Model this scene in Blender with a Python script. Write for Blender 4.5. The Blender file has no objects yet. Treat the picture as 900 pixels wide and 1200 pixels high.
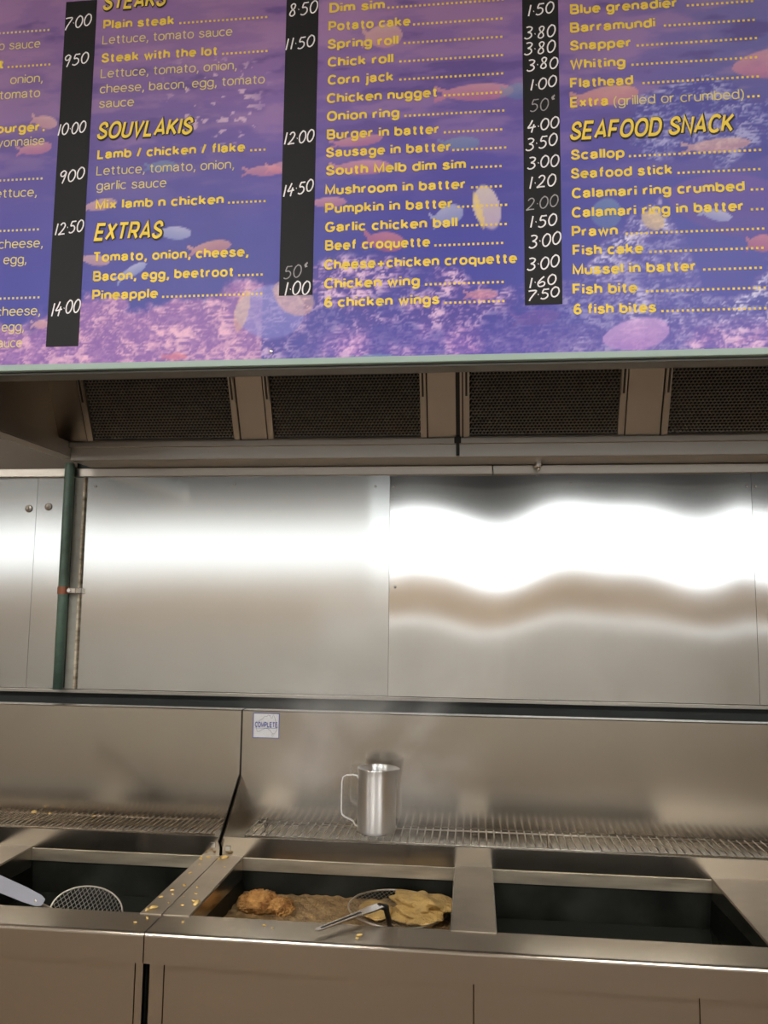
import bpy, bmesh, math, random
import numpy as np
from mathutils import Vector, Matrix

random.seed(7)
rng = np.random.default_rng(11)
SC = bpy.context.scene
COL = SC.collection

# ------------------------------------------------------------------ camera
YAW, PITCH, ROLL, FPX = math.radians(6.33), math.radians(6.38), math.radians(0.62), 940.0
fwd = Vector((-math.sin(YAW) * math.cos(PITCH), math.cos(YAW) * math.cos(PITCH), math.sin(PITCH)))
rgt = Vector((math.cos(YAW), math.sin(YAW), 0.0))
upv = rgt.cross(fwd)
r2 = rgt * math.cos(ROLL) + upv * math.sin(ROLL)
u2 = -rgt * math.sin(ROLL) + upv * math.cos(ROLL)
cam_data = bpy.data.cameras.new('camera')
cam_data.sensor_fit = 'VERTICAL'
cam_data.sensor_height = 36.0
cam_data.lens = FPX / 1200.0 * 36.0
cam_data.clip_start = 0.02
cam_data.clip_end = 200
cam = bpy.data.objects.new('camera', cam_data)
COL.objects.link(cam)
cam.matrix_world = Matrix(((r2.x, u2.x, -fwd.x, 0.0), (r2.y, u2.y, -fwd.y, 0.0), (r2.z, u2.z, -fwd.z, 1.6), (0, 0, 0, 1)))
SC.camera = cam

# ------------------------------------------------------------------ world, light, exposure
world = bpy.data.worlds.new('overcast_sky')
SC.world = world
world.use_nodes = True
bg = world.node_tree.nodes['Background']
bg.inputs['Color'].default_value = (0.93, 0.97, 1.0, 1)
bg.inputs['Strength'].default_value = 3.0
SC.view_settings.view_transform = 'Standard'
SC.view_settings.look = 'None'
SC.view_settings.gamma = 1.0
SC.view_settings.use_curve_mapping = False
SC.view_settings.exposure = 0.0
SC.cycles.max_bounces = 10
SC.cycles.diffuse_bounces = 5
SC.cycles.glossy_bounces = 6
SC.cycles.sample_clamp_indirect = 6.0
SC.cycles.caustics_reflective = True
SC.cycles.volume_step_rate = 2.0
SC.cycles.volume_bounces = 2

def portal(x0, x1, z0, z1, y):
    d = bpy.data.lights.new('window_portal', 'AREA')
    d.shape = 'RECTANGLE'
    d.size = x1 - x0
    d.size_y = z1 - z0
    d.cycles.is_portal = True
    o = bpy.data.objects.new('window_portal', d)
    COL.objects.link(o)
    o.location = ((x0 + x1) / 2, y, (z0 + z1) / 2)
    o.rotation_euler = (math.radians(90), 0, 0)
    return o

# ------------------------------------------------------------------ materials
def srgb(r, g, b):
    def c(v):
        v /= 255.0
        return v / 12.92 if v <= 0.04045 else ((v + 0.055) / 1.055) ** 2.4
    return (c(r), c(g), c(b), 1.0)

def mat(name, color, rough=0.5, metal=0.0, spec=0.5):
    m = bpy.data.materials.new(name)
    m.use_nodes = True
    b = m.node_tree.nodes['Principled BSDF']
    b.inputs['Base Color'].default_value = color
    b.inputs['Roughness'].default_value = rough
    b.inputs['Metallic'].default_value = metal
    b.inputs['Specular IOR Level'].default_value = spec
    return m

def noisy(m, scale=(1, 1, 1), amount=0.15, nscale=6.0, detail=5.0, rough_to=None, bump=0.0, bscale=None, dark=None):
    """procedural colour variation, roughness variation and fine relief"""
    nt = m.node_tree
    b = nt.nodes['Principled BSDF']
    tc = nt.nodes.new('ShaderNodeTexCoord')
    mp = nt.nodes.new('ShaderNodeMapping')
    mp.inputs['Scale'].default_value = scale
    nt.links.new(tc.outputs['Object'], mp.inputs['Vector'])
    nz = nt.nodes.new('ShaderNodeTexNoise')
    nz.inputs['Scale'].default_value = nscale
    nz.inputs['Detail'].default_value = detail
    nt.links.new(mp.outputs['Vector'], nz.inputs['Vector'])
    base = b.inputs['Base Color'].default_value[:]
    rp = nt.nodes.new('ShaderNodeValToRGB')
    rp.color_ramp.elements[0].position = 0.3
    rp.color_ramp.elements[1].position = 0.7
    lo = dark if dark else tuple(max(0, c * (1 - amount)) for c in base[:3]) + (1,)
    rp.color_ramp.elements[0].color = lo
    rp.color_ramp.elements[1].color = tuple(min(1, c * (1 + amount * 0.6)) for c in base[:3]) + (1,)
    nt.links.new(nz.outputs['Fac'], rp.inputs['Fac'])
    nt.links.new(rp.outputs['Color'], b.inputs['Base Color'])
    if rough_to is not None:
        mr = nt.nodes.new('ShaderNodeMapRange')
        mr.inputs['From Min'].default_value = 0.3
        mr.inputs['From Max'].default_value = 0.7
        mr.inputs['To Min'].default_value = b.inputs['Roughness'].default_value
        mr.inputs['To Max'].default_value = rough_to
        nt.links.new(nz.outputs['Fac'], mr.inputs['Value'])
        nt.links.new(mr.outputs['Result'], b.inputs['Roughness'])
    if bump:
        n2 = nt.nodes.new('ShaderNodeTexNoise')
        n2.inputs['Scale'].default_value = bscale or nscale * 4
        n2.inputs['Detail'].default_value = 4
        nt.links.new(mp.outputs['Vector'], n2.inputs['Vector'])
        bp = nt.nodes.new('ShaderNodeBump')
        bp.inputs['Strength'].default_value = bump
        bp.inputs['Distance'].default_value = 0.01
        nt.links.new(n2.outputs['Fac'], bp.inputs['Height'])
        nt.links.new(bp.outputs['Normal'], b.inputs['Normal'])
    return m

def steel(name, color, rough, aniso=0.7, rough_to=None, amount=0.06, scale=(1.0, 1.0, 4.0), nscale=3.0):
    m = mat(name, color, rough, 1.0)
    nt = m.node_tree
    b = nt.nodes['Principled BSDF']
    b.inputs['Anisotropic'].default_value = aniso
    v = nt.nodes.new('ShaderNodeCombineXYZ')            # grain runs along X: the blur runs across it
    v.inputs[1].default_value = 0.7071
    v.inputs[2].default_value = 0.7071
    nt.links.new(v.outputs[0], b.inputs['Tangent'])
    noisy(m, scale, amount, nscale, 6.0, rough_to)
    return m

M = {}
M['sheet'] = steel('wall_sheet_steel', (0.72, 0.715, 0.69, 1), 0.066, 0.72, 0.085, 0.04, (0.6, 1, 1.5), 1.5)
M['jug'] = steel('jug_steel', (0.95, 0.955, 0.96, 1), 0.36, 0.92, None, 0.02)
for _n in M['jug'].node_tree.nodes:
    if _n.bl_idname == 'ShaderNodeCombineXYZ':
        _n.inputs[1].default_value, _n.inputs[2].default_value = 0.0, 1.0
M['dullsheet'] = steel('dull_wall_sheet_steel', (0.61, 0.61, 0.585, 1), 0.115, 0.75, 0.13, 0.02, (0.6, 1, 1.5), 1.5)  # rougher and slightly darker than the other sheets
M['innerhood'] = steel('darkened_greasy_hood_steel', (0.24, 0.23, 0.21, 1), 0.4, 0.3, 0.5)  # greasy steel, darkened further so the wall sheets reflect a dark top
M['greytrim'] = noisy(mat('grey_satin_strip', srgb(158, 158, 150), 0.45), (1, 1, 3), 0.15, 9)
M['brownpaint'] = noisy(mat('brown_wall_paint', srgb(92, 82, 70), 0.6), (1, 1, 1), 0.1, 5)
M['steel'] = steel('brushed_steel', (0.475, 0.43, 0.365, 1), 0.17, 0.75, None, 0.012, (0.6, 1, 2), 2.0)
M['front'] = steel('fryer_front_steel', (0.40, 0.358, 0.298, 1), 0.26, 0.7, None, 0.012, (0.6, 1, 2), 2.0)
M['deck'] = steel('greasy_deck_steel', (0.50, 0.45, 0.38, 1), 0.34, 0.4, 0.5, 0.2, (1, 1, 1), 12.0)
M['hood'] = steel('hood_steel', (0.44, 0.41, 0.365, 1), 0.36, 0.5, 0.42)
M['rail'] = steel('hood_rail_steel', (0.42, 0.39, 0.345, 1), 0.34, 0.6, 0.4)
M['well'] = steel('sooty_well_steel', (0.04, 0.042, 0.036, 1), 0.42, 0.2, 0.6, 0.4, (1, 1, 1), 9.0)
M['wellrim'] = steel('stained_rim_steel', (0.50, 0.44, 0.34, 1), 0.40, 0.4, 0.5, 0.25, (1, 1, 6), 8.0)
M['chrome'] = mat('polished_steel', (0.78, 0.78, 0.77, 1), 0.16, 1.0)
M['wire'] = mat('rack_wire_steel', (0.62, 0.58, 0.52, 1), 0.3, 1.0)
M['greasewire'] = noisy(mat('greasy_rack_wire', (0.42, 0.34, 0.25, 1), 0.38, 1.0), (1, 1, 1), 0.5, 30)
M['filter'] = mat('filter_mesh_metal', (0.38, 0.36, 0.325, 1), 0.5, 0.3)
M['scoopwire'] = mat('dull_scoop_wire', (0.42, 0.40, 0.36, 1), 0.4, 1.0)
M['filterback'] = mat('filter_backing', (0.012, 0.012, 0.011, 1), 0.8)
M['black'] = mat('black_sealant', (0.01, 0.01, 0.01, 1), 0.6)
M['gap'] = noisy(mat('dark_gap_shade', srgb(34, 40, 38), 0.55), (1, 1, 1), 0.4, 8)  # dark colour stands in for the shade in the gaps
M['pipe'] = noisy(mat('green_painted_pipe', srgb(84, 108, 96), 0.4), (1, 1, 1), 0.25, 30, bump=0.2)
M['copper'] = mat('copper_band', srgb(150, 96, 74), 0.42, 0.7)
M['sealant'] = noisy(mat('old_white_sealant', srgb(208, 200, 180), 0.6), (1, 1, 3), 0.4, 14, dark=srgb(112, 92, 62))
M['oil'] = mat('dark_oil', (0.012, 0.014, 0.011, 1), 0.08, 0.0, 0.6)
M['boardedge'] = mat('pale_green_edge', srgb(150, 172, 164), 0.5)
M['strip'] = mat('black_price_strip', srgb(17, 17, 21), 0.6, 0.0, 0.3)
M['chalk'] = noisy(mat('white_marker', srgb(238, 238, 238), 0.7), (1, 1, 1), 0.12, 90)
M['chalk_faint'] = noisy(mat('faint_white_marker', srgb(158, 158, 160), 0.7), (1, 1, 1), 0.35, 90)
M['yellow'] = mat('yellow_lettering', srgb(238, 208, 70), 0.6)
M['pale'] = mat('pale_yellow_lettering', srgb(222, 208, 128), 0.6)
M['ink'] = mat('black_outline', srgb(22, 20, 26), 0.6)
M['stickerwhite'] = mat('sticker_white', srgb(212, 214, 218), 0.5)
M['stickerblue'] = mat('sticker_blue', srgb(40, 62, 150), 0.5)
M['stickergrey'] = mat('sticker_grey', srgb(96, 100, 112), 0.5)
M['handle_grey'] = mat('grey_handle', (0.20, 0.205, 0.24, 1), 0.4, 0.6)
M['crumb'] = noisy(mat('fried_crumb', srgb(232, 206, 140), 0.7), (1, 1, 1), 0.3, 60, dark=srgb(205, 165, 90))
M['golden'] = noisy(mat('golden_fried_batter', srgb(208, 160, 92), 0.6), (1, 1, 1), 0.4, 45, bump=1.0, bscale=160, dark=srgb(150, 92, 40))
M['batter'] = noisy(mat('pale_batter', srgb(186, 154, 92), 0.55), (1, 1, 1), 0.25, 30, bump=0.8, bscale=120)
M['foam'] = noisy(mat('frying_foam', srgb(170, 142, 98), 0.45), (1, 1, 1), 0.4, 34, bump=0.9, bscale=170, dark=srgb(108, 82, 52))
M['floor'] = noisy(mat('brown_floor_tile', srgb(128, 108, 88), 0.5), (1, 1, 1), 0.2, 4)
M['ceiling'] = noisy(mat('ceiling_paint', srgb(226, 218, 204), 0.8), (1, 1, 1), 0.05, 3)
M['plaster'] = noisy(mat('beige_plaster', srgb(206, 184, 154), 0.8), (1, 1, 1), 0.08, 3)
M['ground'] = noisy(mat('street_asphalt', srgb(120, 120, 120), 0.9), (1, 1, 1), 0.2, 5)
M['render'] = noisy(mat('beige_render', srgb(196, 164, 128), 0.9), (1, 1, 1), 0.1, 2)
M['lamp'] = mat('fill_lamp_diffuser', srgb(250, 248, 240), 0.5)
M['lamp'].node_tree.nodes['Principled BSDF'].inputs['Emission Color'].default_value = (1.0, 0.955, 0.895, 1)
M['lamp'].node_tree.nodes['Principled BSDF'].inputs['Emission Strength'].default_value = 95.0
M['darkpanel'] = noisy(mat('dark_reflection_panel', srgb(84, 88, 86), 0.7), (1, 1, 1), 0.1, 3)
M['dado'] = noisy(mat('grey_dado_paint', srgb(222, 224, 222), 0.6), (1, 1, 1), 0.1, 3)
M['white'] = mat('white_paint', srgb(240, 240, 238), 0.5)

# ------------------------------------------------------------------ builders
WLOC = {}
def link(o, parent, wloc):
    COL.objects.link(o)
    WLOC[o.name] = Vector(wloc)
    if parent is not None:
        o.parent = parent
        o.location = Vector(wloc) - WLOC[parent.name]
    else:
        o.location = wloc
    return o

def tag(o, label=None, cat=None, group=None, kind=None):
    if label: o['label'] = label
    if cat: o['category'] = cat
    if group: o['group'] = group
    if kind: o['kind'] = kind
    return o

def thing(name, loc, label, cat, group=None):
    o = bpy.data.objects.new(name, None)
    o.empty_display_size = 0.05
    return tag(link(o, None, loc), label, cat, group)

def obj(name, bm, m, parent=None, smooth=False):
    """one mesh object from a bmesh in world coordinates, origin at its base centre"""
    co = [v.co for v in bm.verts]
    lo = Vector((min(c[i] for c in co) for i in range(3)))
    hi = Vector((max(c[i] for c in co) for i in range(3)))
    c = Vector(((lo.x + hi.x) / 2, (lo.y + hi.y) / 2, lo.z))
    for v in bm.verts:
        v.co -= c
    me = bpy.data.meshes.new(name)
    bm.normal_update()
    bm.to_mesh(me)
    bm.free()
    if smooth:
        me.polygons.foreach_set('use_smooth', [True] * len(me.polygons))
    me.materials.append(m)
    return link(bpy.data.objects.new(name, me), parent, c)

def box(bm, x0, x1, y0, y1, z0, z1, bevel=0.0):
    r = bmesh.ops.create_cube(bm, size=1.0)
    for v in r['verts']:
        v.co = Vector(((x0 + x1) / 2 + v.co.x * (x1 - x0), (y0 + y1) / 2 + v.co.y * (y1 - y0), (z0 + z1) / 2 + v.co.z * (z1 - z0)))
    if bevel:
        es = set(e for v in r['verts'] for e in v.link_edges)
        bmesh.ops.bevel(bm, geom=list(es), offset=bevel, segments=2, affect='EDGES', profile=0.5)
    return bm

def boxo(name, m, parent, x0, x1, y0, y1, z0, z1, bevel=0.0):
    return obj(name, box(bmesh.new(), x0, x1, y0, y1, z0, z1, bevel), m, parent)

def struct(o):
    o['kind'] = 'structure'
    return o

def prism_x(bm, prof, x0, x1):
    """profile of (y, z) points swept along X"""
    a = [bm.verts.new((x0, y, z)) for y, z in prof]
    b = [bm.verts.new((x1, y, z)) for y, z in prof]
    n = len(prof)
    bm.faces.new(a)
    bm.faces.new(b[::-1])
    for i in range(n):
        bm.faces.new((a[i], b[i], b[(i + 1) % n], a[(i + 1) % n]))
    bmesh.ops.recalc_face_normals(bm, faces=bm.faces[:])
    return bm

def tube(bm, pts, r, seg=8, cap=True):
    pts = [Vector(p) for p in pts]
    rings = []
    ref = Vector((0, 0, 1))
    for i, p in enumerate(pts):
        t = (pts[min(i + 1, len(pts) - 1)] - pts[max(i - 1, 0)]).normalized()
        a = t.cross(ref if abs(t.dot(ref)) < 0.95 else Vector((0, 1, 0))).normalized()
        b = a.cross(t)
        rr = r[i] if isinstance(r, (list, tuple)) else r
        rings.append([bm.verts.new(p + (a * math.cos(2 * math.pi * k / seg) + b * math.sin(2 * math.pi * k / seg)) * rr) for k in range(seg)])
    for i in range(len(rings) - 1):
        for k in range(seg):
            bm.faces.new((rings[i][k], rings[i][(k + 1) % seg], rings[i + 1][(k + 1) % seg], rings[i + 1][k]))
    if cap:
        bm.faces.new(rings[0][::-1])
        bm.faces.new(rings[-1])
    bmesh.ops.recalc_face_normals(bm, faces=bm.faces[:])
    return bm

def loop_tube(bm, pts, r, seg=6):
    pts = [Vector(p) for p in pts]
    n = len(pts)
    nrm = (pts[n // 3] - pts[0]).cross(pts[2 * n // 3] - pts[0]).normalized()
    rings = []
    for i, p in enumerate(pts):
        t = (pts[(i + 1) % n] - pts[i - 1]).normalized()
        a = t.cross(nrm)
        rings.append([bm.verts.new(p + (a * math.cos(2 * math.pi * k / seg) + nrm * math.sin(2 * math.pi * k / seg)) * r) for k in range(seg)])
    for i in range(n):
        for k in range(seg):
            j = (i + 1) % n
            bm.faces.new((rings[i][k], rings[i][(k + 1) % seg], rings[j][(k + 1) % seg], rings[j][k]))
    bmesh.ops.recalc_face_normals(bm, faces=bm.faces[:])
    return bm

def lathe(bm, prof, cx, cy, seg=40):
    rings = []
    for r, z in prof:
        rings.append([bm.verts.new((cx + r * math.cos(2 * math.pi * k / seg), cy + r * math.sin(2 * math.pi * k / seg), z)) for k in range(seg)])
    for i in range(len(rings) - 1):
        for k in range(seg):
            bm.faces.new((rings[i][k], rings[i][(k + 1) % seg], rings[i + 1][(k + 1) % seg], rings[i + 1][k]))
    return bm

def plate(bm, outline, up, thick):
    """flat outline (3D points in one plane) given a thickness along 'up'"""
    up = Vector(up).normalized() * thick
    a = [bm.verts.new(Vector(p)) for p in outline]
    b = [bm.verts.new(Vector(p) + up) for p in outline]
    n = len(a)
    bm.faces.new(a)
    bm.faces.new(b[::-1])
    for i in range(n):
        bm.faces.new((a[i], b[i], b[(i + 1) % n], a[(i + 1) % n]))
    bmesh.ops.recalc_face_normals(bm, faces=bm.faces[:])
    return bm

def lump(c, radii, sub=3, amp=0.25, freq=3.0, seed=0):
    bm = bmesh.new()
    bmesh.ops.create_icosphere(bm, subdivisions=sub, radius=1.0)
    rs = random.Random(seed)
    ph = [(Vector((rs.uniform(-1, 1), rs.uniform(-1, 1), rs.uniform(-1, 1))).normalized() * freq * (1 + k * 0.8), rs.uniform(0, 6.28), 0.6 ** k) for k in range(7)]
    for v in bm.verts:
        d = v.co.normalized()
        s = 1 + amp * sum(w * math.sin(f.dot(d) + p) for f, p, w in ph) / 1.6
        v.co = Vector(c) + Vector((d.x * radii[0], d.y * radii[1], d.z * radii[2])) * s
    return bm

# ================================================================== the setting
XL, XR, YF, YW, ZC = -6.6, 4.2, -3.2, 2.5, 3.3
struct(boxo('floor', M['floor'], None, XL, XR, YF, YW, -0.1, 0.0))
struct(boxo('ceiling', M['ceiling'], None, XL, XR, YF, YW + 0.2, ZC, ZC + 0.1))
struct(boxo('wall_left', M['plaster'], None, XL - 0.15, XL, YF, YW + 0.2, 0, ZC))
struct(boxo('wall_right', M['plaster'], None, XR, XR + 0.15, YF, YW + 0.2, 0, ZC))
# shop front behind the viewer: piers, a low sill wall and a head over two wide openings
WZ0, WZ1, LZ0, LZ1, SZ0, SZ1 = 1.86, 2.56, 1.92, 2.40, 1.375, 1.415  # unseen openings and thin slot, shaped to give the sheets their bright bands
bm = bmesh.new()
box(bm, XL, XR, YF - 0.2, YF, 0, SZ0)
box(bm, XL, XR, YF - 0.2, YF, SZ1, WZ0)
box(bm, XL, XR, YF - 0.2, YF, WZ1, ZC)
for a, b in ((XL, -6.2), (3.9, XR)):
    box(bm, a, b, YF - 0.2, YF, WZ0, WZ1)
    box(bm, a if a > 0 else XL, b if a > 0 else -1.6, YF - 0.2, YF, SZ0, SZ1)
box(bm, -6.2, -1.05, YF - 0.2, YF, WZ0, LZ0)
box(bm, -6.2, -1.05, YF - 0.2, YF, LZ1, WZ1)
struct(obj('wall_front', bm, M['plaster']))
struct(boxo('trim_added_dark_panel', M['darkpanel'], None, XL, XR, YF, YF + 0.06, WZ1 + 0.02, ZC))  # unseen dark panel, added to put a dark band in the sheets' reflections
struct(boxo('trim_dado', M['dado'], None, XL, XR, YF, YF + 0.02, 0.0, SZ0))
portal(-6.2, -1.05, LZ0, LZ1, YF - 0.1)
portal(-1.05, 3.9, WZ0, WZ1, YF - 0.1)
struct(boxo('ground', M['ground'], None, -40, 40, -40, YF - 0.2, -0.25, -0.15))
# unseen fill lamps added under the ceiling to brighten the menu board
def added_fill_lamp(x, y, label):
    t = thing('added_fill_lamp', (x, y, ZC), label, 'lamp', 'added fill lamps over the shop')
    boxo('fill_lamp_tray', M['white'], t, x - 0.64, x + 0.64, y - 0.12, y + 0.12, ZC - 0.05, ZC - 0.001, 0.004)
    boxo('fill_lamp_diffuser', M['lamp'], t, x - 0.60, x + 0.60, y - 0.09, y + 0.09, ZC - 0.065, ZC - 0.05, 0.004)
added_fill_lamp(-1.3, -0.7, 'added unseen fill lamp over the shop floor, left one')
added_fill_lamp(1.1, -0.7, 'added unseen fill lamp over the shop floor, right one')
added_fill_lamp(-3.7, -0.7, 'added unseen fill lamp over the shop floor, far left one')
portal(-6.2, -1.05, WZ0, WZ1, YF - 0.1)
portal(-1.05, 3.9, WZ0, WZ1, YF - 0.1)
# back wall: masonry, with steel sheets screwed to it
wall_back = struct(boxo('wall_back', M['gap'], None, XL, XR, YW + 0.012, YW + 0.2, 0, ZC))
def sheet(x0, x1, z0, z1, waves, y=YW, nx=60, nz=30, m='sheet'):
    """a thin, slightly buckled steel sheet; waves give its tilt along x"""
    bm = bmesh.new()
    g = []
    for j in range(nz + 1):
        z = z0 + (z1 - z0) * j / nz
        row = []
        for i in range(nx + 1):
            x = x0 + (x1 - x0) * i / nx
            s = sum(a * math.sin(2 * math.pi * (x / l) + p) for a, l, p in waves)
            s2 = sum(a * math.sin(2 * math.pi * (x / (l * 0.8)) + p * 1.7 + 1.0) for a, l, p in waves)
            d = s * (z - 1.62) + 0.35 * s2 * 0.25 * math.sin((z - z0) / (z1 - z0) * 5.0)
            edge = min(1.0, (x - x0) / 0.06, (x1 - x) / 0.06)
            row.append(bm.verts.new((x, y + d * max(0.0, edge), z)))
        g.append(row)
    for j in range(nz):
        for i in range(nx):
            bm.faces.new((g[j][i], g[j][i + 1], g[j + 1][i + 1], g[j + 1][i]))
    rim_v = g[0] + [r[-1] for r in g[1:]] + g[-1][-2::-1] + [r[0] for r in g[-2:0:-1]]
    bk = [bm.verts.new((v.co.x, y + 0.010, v.co.z)) for v in rim_v]
    rim_v = [bm.verts.new(v.co) for v in rim_v]
    for k in range(len(rim_v)):
        j = (k + 1) % len(rim_v)
        bm.faces.new((rim_v[j], rim_v[k], bk[k], bk[j]))
    o = obj('steel_sheet', bm, M[m], wall_back)
    for p in o.data.polygons:
        p.use_smooth = abs(p.normal.y) > 0.9
    return o
def screw(parent, x, y, z, r=0.004):
    bm = bmesh.new()
    bmesh.ops.create_uvsphere(bm, u_segments=8, v_segments=5, radius=r)
    for v in bm.verts:
        v.co = Vector((x + v.co.x, y + v.co.y * 0.5, z + v.co.z))
    return obj('screw', bm, M['chrome'], parent, True)
Z0, Z1 = 1.312, 2.012
s1 = sheet(-1.266, -0.2595, Z0, Z1, [(0.0016, 1.3, 0.4), (0.0008, 0.6, 1.0)], m='dullsheet')
s2 = sheet(-0.2585, 0.8350, Z0, Z1, [(0.0056, 0.62, 1.2), (0.0024, 0.34, 0.5), (0.0016, 1.4, 2.0)])
s3 = sheet(0.8360, 1.95, Z0, Z1, [(0.003, 0.7, 0.2)], nx=40)
s4 = sheet(-1.436, -1.274, Z0, Z1, [(0.0006, 0.5, 0.2)], nx=14, m='dullsheet')
s5 = sheet(-2.5, -1.437, Z0, Z1, [(0.0012, 0.9, 0.2)], nx=40, m='dullsheet')
for s, x, z in ((s1, -0.7643, 1.9736), (s1, -1.235, 1.968), (s1, -0.3054, 1.963), (s2, -0.2456, 1.9627), (s2, 0.3023, 1.968), (s2, 0.8222, 1.9573), (s3, 0.848, 1.957), (s2, -0.24, 1.6456)):
    screw(s, x, YW - 0.003, z)
# two round fixing rosettes on the left sheets
for s, x, z in ((s5, -1.4629, 1.8944), (s4, -1.3945, 1.900)):
    bm = lathe(bmesh.new(), [(0.0125, 0), (0.011, 0.003), (0.006, 0.005), (0.005, 0.011), (0.0, 0.012)], 0, 0, 16)
    for v in bm.verts:
        v.co = Vector((x + v.co.x, YW - 0.002 - v.co.z, z + v.co.y))
    bmesh.ops.recalc_face_normals(bm, faces=bm.faces[:])
    obj('fixing_stud', bm, M['rail'], s)
boxo('upper_sheet', M['brownpaint'], wall_back, -2.5, -1.3015, YW - 0.002, YW + 0.001, 2.027, 3.2)
# strip trims above and below the sheets
struct(boxo('trim_1', M['rail'], None, -2.5, 0.062, 2.487, 2.498, 1.998, 2.026, 0.002))
struct(boxo('trim_2', M['rail'], None, 0.064, 1.95, 2.489, 2.498, 1.998, 2.026, 0.002))
struct(boxo('trim_3', M['rail'], None, -2.5, 1.95, 2.486, 2.498, 1.300, 1.3105, 0.001))
struct(boxo('trim_5', M['greytrim'], None, -1.303, -1.2745, 2.4935, 2.4985, 1.312, 1.997, 0.001))
struct(boxo('trim_4', M['sealant'], None, -1.2735, -1.2665, 2.490, 2.4995, 1.312, 1.998, 0.001))

# ================================================================== exhaust hood
HX0, HX1 = -1.285, 1.62
hood = thing('exhaust_hood', (0.17, 2.0, 2.02), 'wide stainless exhaust hood above the fryers, behind the menu board', 'exhaust hood')
SL = (2.25 - 2.35) / (2.277 - 2.088)          # run of the sloping filter bank
def hy(z): return 2.35 + (z - 2.088) * SL
ZT = 2.50
boxo('back_trough', M['rail'], hood, HX0 + 0.035, HX1, 2.352, 2.497, 2.0275, 2.076, 0.003)
boxo('trough_lip', M['rail'], hood, HX0 + 0.035, HX1, 2.338, 2.352, 2.066, 2.084, 0.002)
# the sloping bank: a backing sheet and the covers between the filters
prism = prism_x(bmesh.new(), [(hy(2.084) + 0.012, 2.084), (hy(2.084) + 0.03, 2.084), (hy(ZT) + 0.03, ZT), (hy(ZT) + 0.012, ZT)], HX0, HX1)
obj('bank_backing', prism, M['filterback'], hood)
def slope_plate(name, m, x0, x1, z0=2.086, z1=ZT, off=-0.004, th=0.012, parent=None):
    return obj(name, prism_x(bmesh.new(), [(hy(z0) + off, z0), (hy(z0) + off + th, z0), (hy(z1) + off + th, z1), (hy(z1) + off, z1)], x0, x1), m, parent or hood)
FIL = [(-1.195, -0.700), (-0.620, -0.130), (-0.030, 0.440), (0.536, 1.020), (1.115, 1.60)]
prev = HX0
for a, b in FIL:
    slope_plate('filter_cover', M['hood'], prev, a)
    prev = b
slope_plate('filter_cover', M['hood'], prev, HX1)
slope_plate('sealant_seam', M['black'], -0.048, -0.036, 2.07, ZT, -0.008, 0.008)
bm = bmesh.new()
box(bm, -0.0475, -0.0375, 2.334, 2.339, 2.030, 2.09)
box(bm, -0.053, -0.033, 2.330, 2.338, 2.066, 2.086, 0.003)
obj('sealant_drip', bm, M['black'], hood)
# left end: sloping inner cheek, gutter rail along its foot
boxo('side_cheek', M['hood'], hood, HX0 - 0.004, HX0, 1.64, 2.43, 2.05, 3.0)
bm = prism_x(bmesh.new(), [(1.605, 2.044), (1.605, 2.086), (2.395, 2.086), (2.399, 2.044)], -1.2525, -1.2495)
obj('gutter_face', bm, M['rail'], hood)
boxo('gutter_floor', M['rail'], hood, -1.298, -1.2525, 1.605, 2.398, 2.0405, 2.044)
boxo('gutter_back', M['rail'], hood, -1.301, -1.298, 1.605, 2.398, 2.0405, 2.10)
boxo('top_plate', M['hood'], hood, HX0, HX1, 1.66, 2.43, 2.72, 2.73)
slope_plate('upper_back', M['hood'], HX0, HX1, ZT, 2.72, 0.0, 0.004)
boxo('right_cheek', M['hood'], hood, HX1, HX1 + 0.004, 1.64, 2.43, 2.05, 3.0)
boxo('front_fascia', M['innerhood'], hood, HX0 - 0.004, HX1 + 0.004, 1.632, 1.640, 2.0875, 3.05)
boxo('fascia_lip', M['innerhood'], hood, HX0, HX1, 1.612, 1.66, 2.084, 2.0875)
# small chrome spray nozzle under the trough
noz = thing('spray_nozzle', (0.2, 2.44, 2.018), 'small chrome spray nozzle under the hood trough, above the right steel sheet', 'nozzle')
NY = 2.452
obj('nozzle_body', lathe(bmesh.new(), [(0.0, 2.012), (0.011, 2.012), (0.0125, 2.016), (0.0125, 2.0275), (0.0, 2.0275)], 0.200, NY, 6), M['chrome'], noz)
obj('nozzle_tip', lathe(bmesh.new(), [(0.0, 2.001), (0.004, 2.001), (0.006, 2.006), (0.006, 2.012), (0.0, 2.012)], 0.200, NY, 12), M['chrome'], noz, True)

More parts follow.
